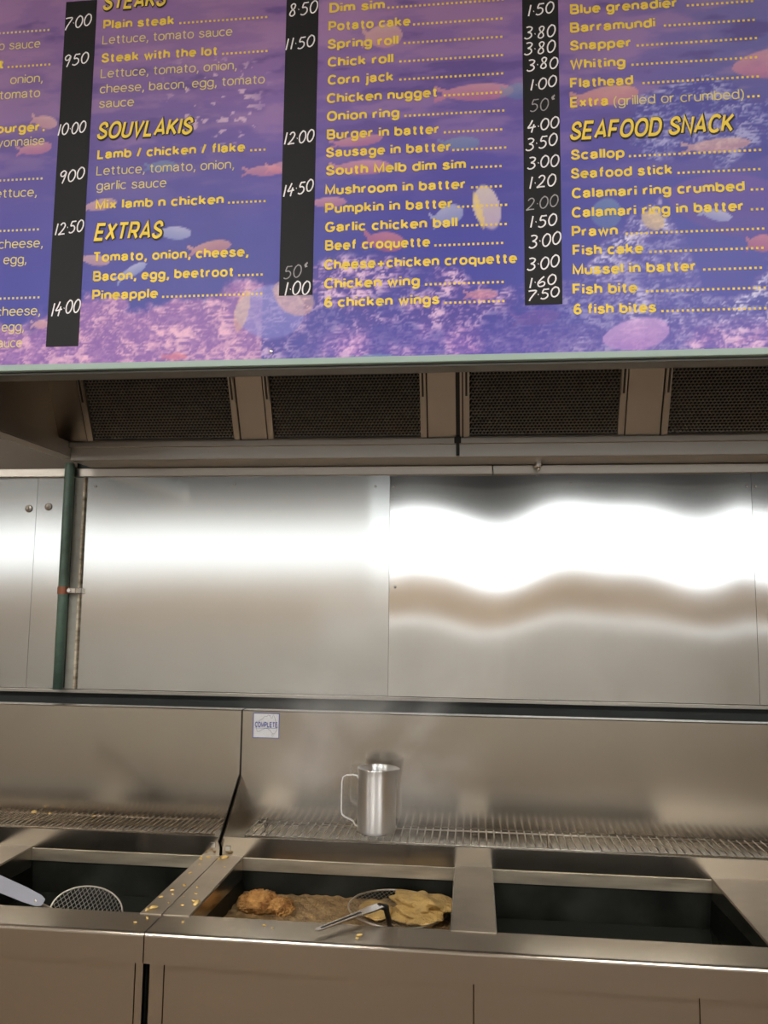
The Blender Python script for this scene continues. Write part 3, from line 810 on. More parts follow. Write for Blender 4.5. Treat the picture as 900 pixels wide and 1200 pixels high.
GLYPH = {
 'a': [[(.03, .50)] + EA(.25, .50, .22, .22, 160, 0) + [(.47, .12), (.53, 0)], [(.47, .42)] + smooth([(.30, .40), (.08, .33), (.02, .18), (.16, 0), (.34, .05), (.47, .22)])],
 'b': [[(0, 1), (0, 0)], OV], 'c': [EA(.27, .36, .27, .36, 42, 318)], 'd': [[(.54, 1), (.54, 0)], OV],
 'e': [[(.03, .37), (.54, .37)] + EA(.27, .36, .27, .36, 4, 318)], 'f': [[(.14, 0)] + [(.14, .75)] + EA(.34, .80, .20, .20, 180, 95, 6)] + [[(0, .72), (.33, .72)]],
 'g': [OV, [(.54, .72), (.54, -.05)] + EA(.28, -.06, .26, .22, 0, -160, 8)], 'h': [[(0, 1), (0, 0)], ARCH], 'i': [[(0, .72), (0, 0)], [(0, 1.0), (0, .86)]],
 'j': [[(.12, .72), (.12, -.12), (.08, -.26), (-.04, -.28)], [(.12, 1.0), (.12, .86)]], 'k': [[(0, 1), (0, 0)], [(.46, .72), (0, .26)], [(.17, .42), (.50, 0)]], 'l': [[(0, 1), (0, 0)]],
 'm': [[(0, .72), (0, 0)], [(0, .42)] + EA(.20, .46, .20, .26, 180, 0, 8) + [(.40, 0)], [(.40, .42)] + EA(.60, .46, .20, .26, 180, 0, 8) + [(.80, 0)]],
 'n': [[(0, .72), (0, 0)], ARCH], 'o': [OV], 'p': [[(0, .72), (0, -.28)], OV], 'q': [[(.54, .72), (.54, -.28)], OV], 'r': [[(0, .72), (0, 0)], [(0, .40), (.05, .58), (.16, .69), (.30, .71)]],
 's': [SL_], 't': [[(.14, .92), (.14, .16), (.19, .03), (.33, 0)], [(0, .72), (.32, .72)]], 'u': [[(0, .72), (0, .27)] + EA(.24, .27, .24, .27, 180, 360) + [(.48, .30)], [(.48, .72), (.48, 0)]],
 'v': [[(0, .72), (.25, 0), (.50, .72)]], 'w': [[(0, .72), (.19, 0), (.38, .72), (.57, 0), (.76, .72)]], 'x': [[(0, .72), (.48, 0)], [(.48, .72), (0, 0)]], 'y': [[(0, .72), (.27, .02)], [(.52, .72), (.20, -.22), (.04, -.28)]],
 'A': [[(0, 0), (.34, 1), (.68, 0)], [(.13, .30), (.55, .30)]], 'B': [[(0, 0), (0, 1), (.36, 1)] + EA(.36, .765, .22, .235, 90, -90, 8) + [(0, .53)], [(.36, .53)] + EA(.38, .265, .25, .265, 90, -90, 8) + [(0, 0)]],
 'C': [EA(.36, .5, .36, .5, 42, 318)], 'D': [[(0, 0), (0, 1), (.26, 1)] + EA(.28, .5, .38, .5, 90, -90, 12) + [(0, 0)]], 'E': [[(.55, 1), (0, 1), (0, 0), (.57, 0)], [(0, .52), (.50, .52)]], 'F': [[(.53, 1), (0, 1), (0, 0)], [(0, .50), (.46, .50)]],
 'G': [EA(.36, .5, .36, .5, 42, 345) + [(.72, .46), (.40, .46)]], 'I': [[(0, 1), (0, 0)]], 'K': [[(0, 1), (0, 0)], [(.58, 1), (0, .36)], [(.20, .56), (.62, 0)]], 'L': [[(0, 1), (0, 0), (.50, 0)]],
 'M': [[(0, 0), (0, 1), (.37, .08), (.74, 1), (.74, 0)]], 'N': [[(0, 0), (0, 1), (.58, 0), (.58, 1)]], 'O': [EA(.37, .5, .37, .5, 0, 360, 28)], 'P': [[(0, 0), (0, 1), (.34, 1)] + EA(.34, .72, .24, .28, 90, -90, 8) + [(0, .44)]],
 'R': [[(0, 0), (0, 1), (.36, 1)] + EA(.36, .74, .22, .26, 90, -90, 8) + [(0, .48)], [(.32, .48), (.60, 0)]], 'S': [SC_], 'T': [[(0, 1), (.62, 1)], [(.31, 1), (.31, 0)]], 'U': [[(0, 1), (0, .30)] + EA(.29, .30, .29, .30, 180, 360) + [(.58, 1)]],
 'V': [[(0, 1), (.30, 0), (.60, 1)]], 'W': [[(0, 1), (.22, 0), (.45, 1), (.68, 0), (.90, 1)]], 'X': [[(0, 1), (.58, 0)], [(.58, 1), (0, 0)]],
 '6': [smooth([(.48, .86), (.30, 1), (.08, .82), (0, .42), (.06, .14), (.26, 0), (.48, .12), (.52, .32), (.42, .55), (.26, .60), (.06, .46)])],
 ',': [[(.05, .10), (.05, -.04), (-.03, -.22)]], '/': [[(0, -.02), (.28, 1.02)]], '+': [[(0, .38), (.62, .38)], [(.31, .74), (.31, .02)]], '(': [smooth([(.18, 1), (.03, .70), (0, .38), (.04, .05), (.18, -.24)])], ')': [smooth([(0, 1), (.15, .70), (.18, .38), (.14, .05), (0, -.24)])]}
def inset(y, sw):
    ks = [(-.28, -.28 + sw / 2), (0, sw / 2), (.72, .73 - sw / 2), (1.0, 1 - sw / 2)]
    for (a, b), (c, d) in zip(ks, ks[1:]):
        if y <= c or c == 1.0:
            return b + (y - a) * (d - b) / (c - a)
def stroke(pts, w):
    closed = math.hypot(pts[0][0] - pts[-1][0], pts[0][1] - pts[-1][1]) < 1e-4 and len(pts) > 8
    if closed: pts = pts[:-1]
    n, L_, F_ = len(pts), [], []
    for i in range(n):
        p = pts[i]
        a = pts[i - 1] if i or closed else None
        b = pts[(i + 1) % n] if i < n - 1 or closed else None
        ds = []
        for q0, q1 in ((a, p), (p, b)):
            if q0 and q1:
                d = math.hypot(q1[0] - q0[0], q1[1] - q0[1])
                if d > 1e-7: ds.append(((q1[0] - q0[0]) / d, (q1[1] - q0[1]) / d))
        tx, ty = sum(d[0] for d in ds), sum(d[1] for d in ds)
        d = math.hypot(tx, ty) or 1.0
        tx, ty = tx / d, ty / d
        k = min(1.9, 1 / max(0.3, abs(tx * ds[0][0] + ty * ds[0][1]))) if ds else 1.0
        L_.append((p[0] - ty * w / 2 * k, p[1] + tx * w / 2 * k))
        L_.append((p[0] + ty * w / 2 * k, p[1] - tx * w / 2 * k))
    for i in range(n if closed else n - 1):
        j = (i + 1) % n
        F_.append((2 * i, 2 * i + 1, 2 * j + 1, 2 * j))
    return L_, F_
def lettering(name, txt, x, z, w, cap, y, m, parent, sw=0.19, shear=0.0, grow=0.0):
    """flat lettering in the XZ plane: left edge x, baseline z, width w, capital height cap"""
    V, F, cur = [], [], 0.0
    for ci, ch in enumerate(txt):
        if ch == ' ':
            cur += 0.40
            continue
        gs = GLYPH[ch]
        xa = min(p[0] for s in gs for p in s)
        xb = max(p[0] for s in gs for p in s)
        for si, s in enumerate(gs):
            pts = [(cur + sw / 2 + (p[0] - min(xa, 0)) * (1 - 0.25 * sw), inset(p[1], sw)) for p in s]
            v, f = stroke(pts, sw + grow)
            o = len(V)
            V += [(q[0], q[1], si + 2 * (ci % 2)) for q in v]
            F += [tuple(o + i for i in q) for q in f]
        cur += (xb - min(xa, 0)) * (1 - 0.25 * sw) + sw + 0.085
    V = [(a + shear * b, b, d) for a, b, d in V]
    lo, hi = min(v[0] for v in V) + grow / 2, max(v[0] for v in V) - grow / 2
    sx = w / (hi - lo)
    me = bpy.data.meshes.new(name)
    me.from_pydata([((a - lo) * sx, -0.00012 * d, b * cap) for a, b, d in V], [], F)
    me.update()
    bm = bmesh.new()
    bm.from_mesh(me)
    facing(bm)
    bm.to_mesh(me)
    bm.free()
    me.materials.append(m)
    return link(bpy.data.objects.new(name, me), parent, (x, y, z))
lettering('maker_lettering', 'COMPLETE', SX0 + 0.006, 1.2390, 0.0655, 0.0155, SY - 0.0014, M['stickerblue'], st, 0.2)
boxo('lettering_line', M['stickerblue'], st, SX0 + 0.006, SX1 - 0.006, SY - 0.0013, SY - 0.0008, 1.2365, 1.2374)

# ================================================================== menu board
BX0, BX1, BZ0, BZ1, BY = -1.32, 1.30, 2.102, 3.02, 1.598
board = thing('menu_board', (0.0, 1.605, 2.09), 'long blue underwater-print menu board with yellow lettering and black price strips', 'menu board')
boxo('board_core', M['boardedge'], board, BX0, BX1, BY + 0.0008, BY + 0.008, BZ0, BZ1)
boxo('bottom_edge', M['boardedge'], board, BX0, BX1, BY - 0.004, BY + 0.010, 2.088, BZ0, 0.0015)

LINES = [
    ('tomato sauce', -1.1512, 2.8425, 0.1767, 'l', 0, 0),
    ('lot', -1.1063, 2.7975, 0.0458, 'b', -1.0502, -0.9494),
    ('onion,', -1.0416, 2.7579, 0.078, 'l', 0, 0),
    ('tomato', -1.0639, 2.722, 0.0965, 'l', 0, 0),
    ('burger', -1.0665, 2.6399, 0.1021, 'b', -0.9563, -0.9482),
    ('mayonnaise', -1.1011, 2.607, 0.151, 'l', 0, 0),
    ('Lettuce,', -1.0762, 2.4863, 0.1153, 'l', 0, 0),
    ('cheese,', -1.0438, 2.3673, 0.1041, 'l', 0, 0),
    ('egg,', -1.0293, 2.3313, 0.054, 'l', 0, 0),
    ('cheese,', -1.0392, 2.2126, 0.103, 'l', 0, 0),
    ('egg,', -1.0229, 2.1774, 0.0515, 'l', 0, 0),
    ('sauce', -1.0442, 2.1414, 0.0712, 'l', 0, 0),
    ('', -1.1164, 2.8822, 0, 'b', -1.1164, -0.9503),
    ('', -1.0912, 2.5253, 0, 'b', -1.0912, -0.9452),
    ('', -1.0828, 2.4066, 0, 'b', -1.0828, -0.946),
    ('', -1.0718, 2.2505, 0, 'b', -1.0718, -0.9404),
    ('STEAKS', -0.8291, 2.922, 0.1487, 'h', 0, 0),
    ('Plain steak', -0.8267, 2.876, 0.1661, 'b', -0.6487, -0.442),
    ('Lettuce, tomato sauce', -0.8269, 2.8397, 0.3009, 'l', 0, 0),
    ('Steak with the lot', -0.8266, 2.7953, 0.2671, 'b', -0.5478, -0.4476),
    ('Lettuce, tomato, onion,', -0.8266, 2.7584, 0.3129, 'l', 0, 0),
    ('cheese, bacon, egg, tomato', -0.8267, 2.7216, 0.3773, 'l', 0, 0),
    ('sauce', -0.8269, 2.687, 0.0816, 'l', 0, 0),
    ('SOUVLAKIS', -0.8269, 2.6123, 0.2198, 'h', 0, 0),
    ('Lamb / chicken / flake', -0.8245, 2.566, 0.3358, 'b', -0.4773, -0.4414),
    ('Lettuce, tomato, onion,', -0.8245, 2.5281, 0.3123, 'l', 0, 0),
    ('garlic sauce', -0.8226, 2.4933, 0.1602, 'l', 0, 0),
    ('Mix lamb n chicken', -0.8222, 2.4488, 0.2898, 'b', -0.5229, -0.4401),
    ('EXTRAS', -0.8223, 2.3762, 0.1572, 'h', 0, 0),
    ('Tomato, onion, cheese,', -0.8197, 2.3285, 0.3457, 'b', 0, 0),
    ('Bacon, egg, beetroot', -0.8193, 2.2849, 0.313, 'b', -0.4951, -0.4393),
    ('Pineapple', -0.819, 2.2426, 0.1481, 'b', -0.6613, -0.4363),
    ('Dim sim', -0.3093, 2.8777, 0.1221, 'b', -0.1816, 0.071),
    ('Potato cake', -0.3104, 2.8345, 0.1792, 'b', -0.1257, 0.0707),
    ('Spring roll', -0.3115, 2.7925, 0.1548, 'b', -0.1456, 0.0705),
    ('Chick roll', -0.3107, 2.7506, 0.1433, 'b', -0.1545, 0.0702),
    ('Corn jack', -0.3099, 2.709, 0.1429, 'b', -0.1541, 0.07),
    ('Chicken nugget', -0.311, 2.6667, 0.2373, 'b', -0.0592, 0.0697),
    ('Onion ring', -0.3102, 2.6255, 0.1568, 'b', -0.1425, 0.0695),
    ('Burger in batter', -0.3094, 2.5835, 0.2396, 'b', -0.059, 0.0693),
    ('Sausage in batter', -0.3105, 2.5429, 0.2659, 'b', -0.041, 0.069),
    ('South Melb dim sim', -0.3097, 2.5023, 0.2972, 'b', -0.0018, 0.0688),
    ('Mushroom in batter', -0.3107, 2.4583, 0.2964, 'b', -0.0019, 0.0685),
    ('Pumpkin in batter', -0.3099, 2.417, 0.2691, 'b', -0.0302, 0.07),
    ('Garlic chicken ball', -0.3091, 2.3754, 0.2789, 'b', -0.0214, 0.0698),
    ('Beef croquette', -0.3084, 2.3348, 0.2217, 'b', -0.0779, 0.0695),
    ('Cheese+chicken croquette', -0.3094, 2.2927, 0.4012, 'b', 0, 0),
    ('Chicken wing', -0.3086, 2.2512, 0.201, 'b', -0.097, 0.069),
    ('6 chicken wings', -0.3078, 2.2105, 0.2409, 'b', -0.0563, 0.0723),
    ('Blue grenadier', 0.2063, 2.8349, 0.2173, 'b', 0.4441, 0.5794),
    ('Barramundi', 0.2057, 2.7932, 0.1739, 'b', 0.3968, 0.5795),
    ('Snapper', 0.2051, 2.7527, 0.1236, 'b', 0.3408, 0.5796),
    ('Whiting', 0.2045, 2.7105, 0.1129, 'b', 0.3295, 0.5796),
    ('Flathead', 0.2039, 2.6685, 0.1281, 'b', 0.3508, 0.5814),
    ('Extra', 0.2033, 2.6258, 0.0779, 'b', 0.5566, 0.5814),
    ('(grilled or crumbed)', 0.2916, 2.6242, 0.2585, 'l', 0, 0),
    ('SEAFOOD SNACK', 0.2022, 2.5533, 0.3269, 'h', 0, 0),
    ('Scallop', 0.2033, 2.5102, 0.108, 'b', 0.3198, 0.5802),
    ('Seafood stick', 0.2027, 2.4693, 0.2022, 'b', 0.4149, 0.5819),
    ('Calamari ring crumbed', 0.2038, 2.4267, 0.3405, 'b', 0.5557, 0.5802),
    ('Calamari ring in batter', 0.2031, 2.3851, 0.3364, 'b', 0.5542, 0.5802),
    ('Prawn', 0.2025, 2.3442, 0.0917, 'b', 0.3094, 0.5786),
    ('Fish cake', 0.2036, 2.3041, 0.1401, 'b', 0.3554, 0.5787),
    ('Mussel in batter', 0.203, 2.2632, 0.2406, 'b', 0.4584, 0.5771),
    ('Fish bite', 0.2024, 2.2219, 0.1277, 'b', 0.3467, 0.5771),
    ('6 fish bites', 0.2035, 2.18, 0.162, 'b', 0.3754, 0.5786),
]
STRIPS = [
    (-0.9183, -0.8448, 2.141, 2.9503,
     [('7.00', -0.8867, 2.8992), ('950', -0.8856, 2.8076), ('10.00', -0.8865, 2.6439), ('900', -0.8802, 2.5329), ('12.50', -0.8793, 2.4119), ('14.00', -0.8766, 2.229)]),
    (-0.4053, -0.3333, 2.2395, 2.9166,
     [('8.50', -0.3666, 2.8931), ('11.50', -0.3724, 2.8128), ('12.00', -0.3693, 2.5927), ('14.50', -0.3685, 2.4783), ('50c', -0.3698, 2.2939), ('1.00', -0.3652, 2.2544)]),
    (0.1069, 0.1819, 2.2033, 2.8766,
     [('1.50', 0.1462, 2.8522), ('3.80', 0.1439, 2.7996), ('3.80', 0.1435, 2.7647), ('3.80', 0.1484, 2.7277), ('1.00', 0.1497, 2.6853), ('50c', 0.1474, 2.6377), ('4.00', 0.1487, 2.5921), ('3.50', 0.1447, 2.5545), ('3.00', 0.1477, 2.5093), ('1.20', 0.1455, 2.4684), ('2.00', 0.145, 2.422), ('1.50', 0.1463, 2.3813), ('3.00', 0.1493, 2.3408), ('3.00', 0.1453, 2.2917), ('1.60', 0.1432, 2.2537), ('7.50', 0.1446, 2.2266)]),
]
FISH = [
    (-0.9519, 2.6619, 0.0592, 0.0313, -15, 'peach'),
    (-0.9703, 2.6, 0.0766, 0.0313, 5, 'pink'),
    (-0.4444, 2.5207, 0.08, 0.0261, 0, 'pink'),
    (-0.6744, 2.5423, 0.0696, 0.0278, 0, 'teal'),
    (-0.811, 2.4601, 0.0731, 0.0278, 8, 'peach'),
    (-0.6391, 2.3882, 0.0731, 0.0313, -5, 'pale'),
    (-0.5559, 2.3521, 0.087, 0.0313, 8, 'orange'),
    (-0.8161, 2.3332, 0.0626, 0.0261, -10, 'peach'),
    (-0.7313, 2.305, 0.0696, 0.0244, 30, 'pale'),
    (-0.6277, 2.1125, 0.0522, 0.0157, 0, 'red'),
    (-0.9332, 2.1922, 0.0383, 0.0209, 0, 'peach'),
    (0.0128, 2.6729, 0.1496, 0.0418, 0, 'pink'),
    (-0.1885, 2.8157, 0.08, 0.0592, 0, 'peach'),
    (0.0948, 2.6697, 0.0592, 0.0383, 0, 'teal'),
    (-0.2409, 2.5778, 0.1044, 0.0278, 5, 'pink'),
    (-0.2309, 2.5175, 0.1218, 0.0348, 0, 'pink'),
    (-0.0231, 2.56, 0.08, 0.0313, 0, 'teal'),
    (-0.0479, 2.4028, 0.0626, 0.0452, 20, 'pale'),
    (-0.1798, 2.3504, 0.08, 0.0452, -10, 'red'),
    (-0.3031, 2.4426, 0.0766, 0.0244, 0, 'pink'),
    (-0.4107, 2.5248, 0.0522, 0.0278, 0, 'pink'),
    (0.0205, 2.2288, 0.0626, 0.0244, 0, 'pink'),
    (0.28, 2.6485, 0.1253, 0.0452, 5, 'orange'),
    (0.6084, 2.6986, 0.1566, 0.0696, 5, 'pink'),
    (0.4989, 2.5276, 0.1218, 0.0313, 3, 'peach'),
    (0.4889, 2.3791, 0.0592, 0.0244, -15, 'pale'),
    (0.5733, 2.3166, 0.0522, 0.0383, 0, 'red'),
    (0.3248, 2.1358, 0.1322, 0.0696, 10, 'lilac'),
    (0.1321, 2.1767, 0.087, 0.0348, 5, 'purple'),
    (0.5225, 2.3992, 0.261, 0.1392, -12, 'purple'),
    (0.2716, 2.3923, 0.0626, 0.0696, 0, 'teal'),
    (-0.1984, 2.0988, 0.087, 0.0209, 0, 'teal'),
]


# the printed underwater picture, as colours on a fine grid
def value_noise(X, Z, scale, seed, octaves=4):
    out = np.zeros_like(X)
    amp, tot = 1.0, 0.0
    r = np.random.default_rng(seed)
    for o in range(octaves):
        n = 64
        tab = r.random((n, n))
        gx, gz = X * scale, Z * scale
        ix, iz = np.floor(gx).astype(int), np.floor(gz).astype(int)
        fx, fz = gx - ix, gz - iz
        fx, fz = fx * fx * (3 - 2 * fx), fz * fz * (3 - 2 * fz)
        a = tab[ix % n, iz % n]; b = tab[(ix + 1) % n, iz % n]; c = tab[ix % n, (iz + 1) % n]; d = tab[(ix + 1) % n, (iz + 1) % n]
        out += amp * ((a * (1 - fx) + b * fx) * (1 - fz) + (c * (1 - fx) + d * fx) * fz)
        tot += amp
        amp *= 0.55
        scale *= 2.03
    return out / tot
GS = 0.0034
NX, NZ = int((BX1 - BX0) / GS), int((BZ1 - BZ0) / GS)
gx, gz = np.meshgrid(np.linspace(BX0, BX1, NX + 1), np.linspace(BZ0, BZ1, NZ + 1))
def C3(r, g, b): return np.array([r, g, b], float)
n1 = value_noise(gx + 9, gz + 3, 3.0, 1)
n2 = value_noise(gx + 5, gz * 3.4 + 1, 7.0, 2, 5)
n3 = value_noise(gx + 2, gz + 8, 26.0, 3, 4)
def sm(a, b, v):
    t = np.clip((v - a) / (b - a), 0, 1)
    return t * t * (3 - 2 * t)
img = np.zeros(gx.shape + (3,))
t = sm(2.30, 2.92, gz + 0.16 * (n1 - 0.5) - 0.10 * np.clip(gx + 0.2, -1, 1))[..., None]
img[:] = C3(62, 64, 158) * (1 - t) + C3(140, 108, 164) * t
t = (sm(0.15, 0.6, gx) * sm(2.45, 2.75, gz))[..., None]
img = img * (1 - t * 0.6) + C3(104, 112, 176) * t * 0.6
t = (sm(0.46, 0.66, n2) * sm(2.35, 2.7, gz))[..., None]                 # ripples near the surface
img = img * (1 - 0.42 * t) + C3(176, 138, 176) * 0.42 * t
t = (sm(0.60, 0.74, 1 - n2) * sm(2.4, 2.75, gz))[..., None]
img = img * (1 - 0.5 * t) + C3(78, 64, 128) * 0.5 * t
t = (0.8 * sm(0.66, 0.72, value_noise(gx + 2, gz * 1.6 + 8, 48.0, 33, 3)) * sm(2.55, 2.62, gz) * (1 - sm(2.74, 2.82, gz)) * sm(-0.70, -0.62, gx) * (1 - sm(-0.5, -0.42, gx)))[..., None]
img = img * (1 - t) + C3(216, 188, 206) * t
img *= (0.94 + 0.14 * n1)[..., None]
def coral(mask, base, lo, hi, seed, scale=42.0):
    global img
    a = value_noise(gx + seed, gz + seed * 2, scale, seed, 4)
    b = value_noise(gx * 1.0 + 3 * a * 0.02 + seed, gz * 1.6 + seed, scale * 1.7, seed + 50, 3)
    ridge = 1 - np.abs(b - 0.5) * 4.2
    k = sm(0.30, 0.80, 0.55 * ridge + 0.9 * (a - 0.35))[..., None]
    colr = np.where(k < 0.5, lo + (base - lo) * k * 2, base + (hi - base) * (k - 0.5) * 2)
    m = np.clip(mask, 0, 1)[..., None]
    img = img * (1 - m) + colr * m
e1 = value_noise(gx + 4, gz + 6, 14.0, 9, 5) - 0.5
top = np.interp(gx[0], [-1.32, -1.0, -0.93, -0.86, -0.60, -0.46, -0.36, -0.30, -0.15, -0.05, 0.10, 0.16, 0.24, 0.38, 0.46, 0.52, 0.62, 1.3],
                [2.20, 2.20, 2.22, 2.245, 2.235, 2.26, 2.25, 2.32, 2.315, 2.26, 2.22, 2.24, 2.30, 2.43, 2.22, 2.22, 2.28, 2.30])[None, :]
mask = sm(-0.012, 0.012, top - gz + e1 * 0.12)
hole = sm(0.42, 0.62, value_noise(gx + 21, gz + 13, 7.0, 21, 4))
coral(mask * (1 - 0.75 * hole * sm(-0.5, -0.3, gx)), C3(150, 118, 186), C3(78, 68, 156), C3(222, 190, 220), 3)
coral(mask * sm(-0.42, -0.5, gx) * 0.0 + mask * (gx < -0.44) * 0.85, C3(186, 136, 186), C3(140, 98, 170), C3(226, 178, 204), 5, 36.0)
coral(mask * sm(0.14, 0.22, gx) * (1 - 0.6 * hole), C3(140, 138, 202), C3(70, 72, 162), C3(222, 218, 238), 7, 44.0)
m2 = np.clip(1 - ((gx - 0.47) / 0.17) ** 2 - ((gz - 2.575) / 0.10) ** 2 + e1 * 1.6, 0, 1) * sm(0.2, 0.34, gx)
coral(sm(0.05, 0.35, m2) * 0.85, C3(128, 130, 194), C3(76, 76, 160), C3(178, 178, 220), 11, 44.0)
m3 = sm(-0.9, -1.0, gx) * sm(2.26, 2.2, gz)
coral(m3 * hole, C3(110, 90, 170), C3(60, 54, 140), C3(150, 120, 190), 13, 20.0)
bp = mask * sm(2.19, 2.12, gz) * sm(-0.38, -0.30, gx) * (1 - 0.7 * hole)
coral(bp * 0.85, C3(176, 130, 196), C3(110, 84, 176), C3(226, 184, 222), 17, 38.0)
FC = {'peach': (C3(202, 150, 160), C3(226, 186, 172)), 'pink': (C3(190, 116, 152), C3(228, 166, 170)), 'orange': (C3(196, 124, 142), C3(232, 172, 148)), 'red': (C3(178, 90, 130), C3(216, 130, 142)),
      'teal': (C3(92, 130, 178), C3(124, 168, 190)), 'pale': (C3(150, 164, 208), C3(206, 208, 226)), 'lilac': (C3(176, 130, 206), C3(214, 172, 224)), 'purple': (C3(92, 66, 150), C3(120, 84, 168))}
def stamp(x, z, L, H, ang, cols, alpha=0.85, tail=True):
    global img
    a = math.radians(ang)
    u = ((gx - x) * math.cos(a) + (gz - z) * math.sin(a)) / (L / 2)
    v = (-(gx - x) * math.sin(a) + (gz - z) * math.cos(a)) / (H / 2)
    prof = np.sqrt(np.clip(1 - np.abs(u) ** 2.2, 0, 1)) * (1 - 0.25 * np.clip(-u, 0, 1))
    m = sm(1.04, 0.86, np.abs(v) / np.maximum(prof, 1e-3)) * (np.abs(u) < 1)
    if tail:
        tw = np.clip((-u - 0.72) / 0.5, 0, 1)
        m = np.maximum(m, ((-u > 0.72) & (-u < 1.22) & (np.abs(v) < 0.18 + 0.75 * tw) & (np.abs(v) > 0.55 * tw - 0.15)).astype(float))
    k = np.clip(0.5 + 0.5 * v + 0.5 * (n3 - 0.5), 0, 1)[..., None]
    col = cols[0] * (1 - k) + cols[1] * k
    m = (m * alpha)[..., None]
    img = img * (1 - m) + col * m
for x, z, L_, H2, ang, c in sorted(FISH, key=lambda f: -f[2]):
    stamp(x, z, L_, H2, ang, FC[c], 0.5 if c in ('teal', 'purple') else 0.7, c not in ('lilac',) and H2 < 0.06)
# the large pale angelfish, the butterfly fish and a yellow fin
stamp(-0.425, 2.205, 0.15, 0.125, 0, (C3(120, 120, 200), C3(150, 150, 214)), 0.65, False)
stamp(-0.375, 2.235, 0.10, 0.07, -35, (C3(226, 170, 150), C3(236, 200, 160)), 0.5, False)
stamp(-0.485, 2.21, 0.03, 0.10, -12, (C3(232, 190, 140), C3(240, 206, 160)), 0.45, False)
stamp(0.030, 2.416, 0.055, 0.105, 14, (C3(196, 176, 196), C3(226, 212, 196)), 0.85, False)
stamp(0.014, 2.410, 0.014, 0.09, 14, (C3(220, 190, 120), C3(230, 206, 140)), 0.8, False)
stamp(0.364, 2.374, 0.05, 0.04, -35, (C3(200, 176, 150), C3(222, 196, 150)), 0.8, False)
img = np.clip(img, 0, 255) / 255.0
lin = np.where(img <= 0.04045, img / 12.92, ((img + 0.055) / 1.055) ** 2.4)
me = bpy.data.meshes.new('underwater_print')
nv = (NX + 1) * (NZ + 1)
co = np.stack([gx, np.full_like(gx, BY), gz], -1).reshape(-1)
me.vertices.add(nv)
me.vertices.foreach_set('co', co.astype(np.float32))
ii, jj = np.meshgrid(np.arange(NX), np.arange(NZ))
base = (jj * (NX + 1) + ii).reshape(-1)
quads = np.stack([base, base + 1, base + NX + 2, base + NX + 1], -1).reshape(-1)
me.loops.add(len(quads))
me.loops.foreach_set('vertex_index', quads.astype(np.int32))
me.polygons.add(len(base))
me.polygons.foreach_set('loop_start', (np.arange(len(base)) * 4).astype(np.int32))
me.update(calc_edges=True)
at_ = me.color_attributes.new('print', 'FLOAT_COLOR', 'POINT')
at_.data.foreach_set('color', np.concatenate([lin.reshape(-1, 3), np.ones((nv, 1))], 1).astype(np.float32).reshape(-1))
pm = mat('underwater_print', (1, 1, 1, 1), 0.45, 0.0, 0.4)
an = pm.node_tree.nodes.new('ShaderNodeVertexColor')
an.layer_name = 'print'
pm.node_tree.links.new(an.outputs['Color'], pm.node_tree.nodes['Principled BSDF'].inputs['Base Color'])
me.materials.append(pm)
pr_o = link(bpy.data.objects.new('underwater_print', me), board, (0, 0, 0))
pr_o['label'] = 'blue and violet underwater print with fish and coral'

# lettering: item lines with their dotted leaders, light description lines, headings
def dots(x0, x1, z, parent, m):
    bm = bmesh.new()
    x = x0
    while x < x1 - 0.002:
        vs = [bm.verts.new(p) for p in ((x, BY - 0.0010, z), (x + 0.0046, BY - 0.0010, z), (x + 0.0046, BY - 0.0010, z + 0.0048), (x, BY - 0.0010, z + 0.0048))]
        bm.faces.new(vs)
        x += 0.0098
    return obj('dot_leader', bm, m, parent)
for txt, x, z, w, sty, d0, d1 in LINES:
    o = board
    if txt and sty == 'h':
        o = lettering('heading', txt, x, z, w, 0.041, BY - 0.0018, M['yellow'], board, 0.17, 0.24)
        lettering('heading_outline', txt, x + 0.0012, z - 0.0012, w, 0.0410, BY - 0.0010, M['ink'], o, 0.17, 0.24, 0.12)
    elif txt:
        o = lettering('menu_line', txt, x, z, w, 0.0232 if sty == 'b' else 0.0222, BY - 0.0010, M['yellow'] if sty == 'b' else M['pale'], board, 0.195 if sty == 'b' else 0.105)
    if d1:
        dots(d0, d1, z, o, M['yellow'] if txt else M['pale'])

# black price strips with handwritten prices
G = {'0': [[(.5, 1), (.2, .85), (.05, .5), (.2, .12), (.5, 0), (.8, .15), (.95, .5), (.82, .86), (.5, 1), (.35, .97)]],
     '1': [[(.55, 1), (.5, .6), (.42, 0)]],
     '2': [[(.1, .8), (.3, .97), (.6, .98), (.8, .78), (.6, .45), (.25, .15), (.05, 0), (.4, .04), (.95, .06)]],
     '3': [[(.12, .95), (.5, 1), (.82, .88), (.7, .65), (.4, .53), (.75, .45), (.88, .22), (.6, .02), (.25, 0), (.05, .1)]],
     '4': [[(.45, 1), (.25, .6), (.05, .32), (.4, .34), (.95, .42)], [(.72, .62), (.62, .3), (.55, -.12)]],
     '5': [[(.9, 1), (.5, .97), (.3, .95), (.2, .6), (.5, .62), (.8, .5), (.85, .25), (.6, .04), (.3, 0), (.08, .08)]],
     '6': [[(.7, 1), (.35, .7), (.1, .35), (.2, .06), (.5, 0), (.82, .12), (.85, .38), (.55, .48), (.2, .3)]],
     '7': [[(.05, .95), (.4, 1), (.95, .98), (.65, .55), (.4, .2), (.3, -.05)]],
     '8': [[(.75, .9), (.45, 1), (.2, .85), (.35, .6), (.7, .4), (.8, .15), (.5, 0), (.2, .12), (.3, .4), (.65, .62), (.75, .9)]],
     '9': [[(.85, .85), (.5, 1), (.15, .8), (.25, .55), (.6, .55), (.85, .85), (.75, .4), (.55, -.1)]],
     '.': [[(.3, .42), (.6, .44)]],
     'c': [[(.75, .95), (.4, .9), (.25, .7), (.45, .52), (.8, .55)], [(.62, 1.1), (.4, .4)]]}
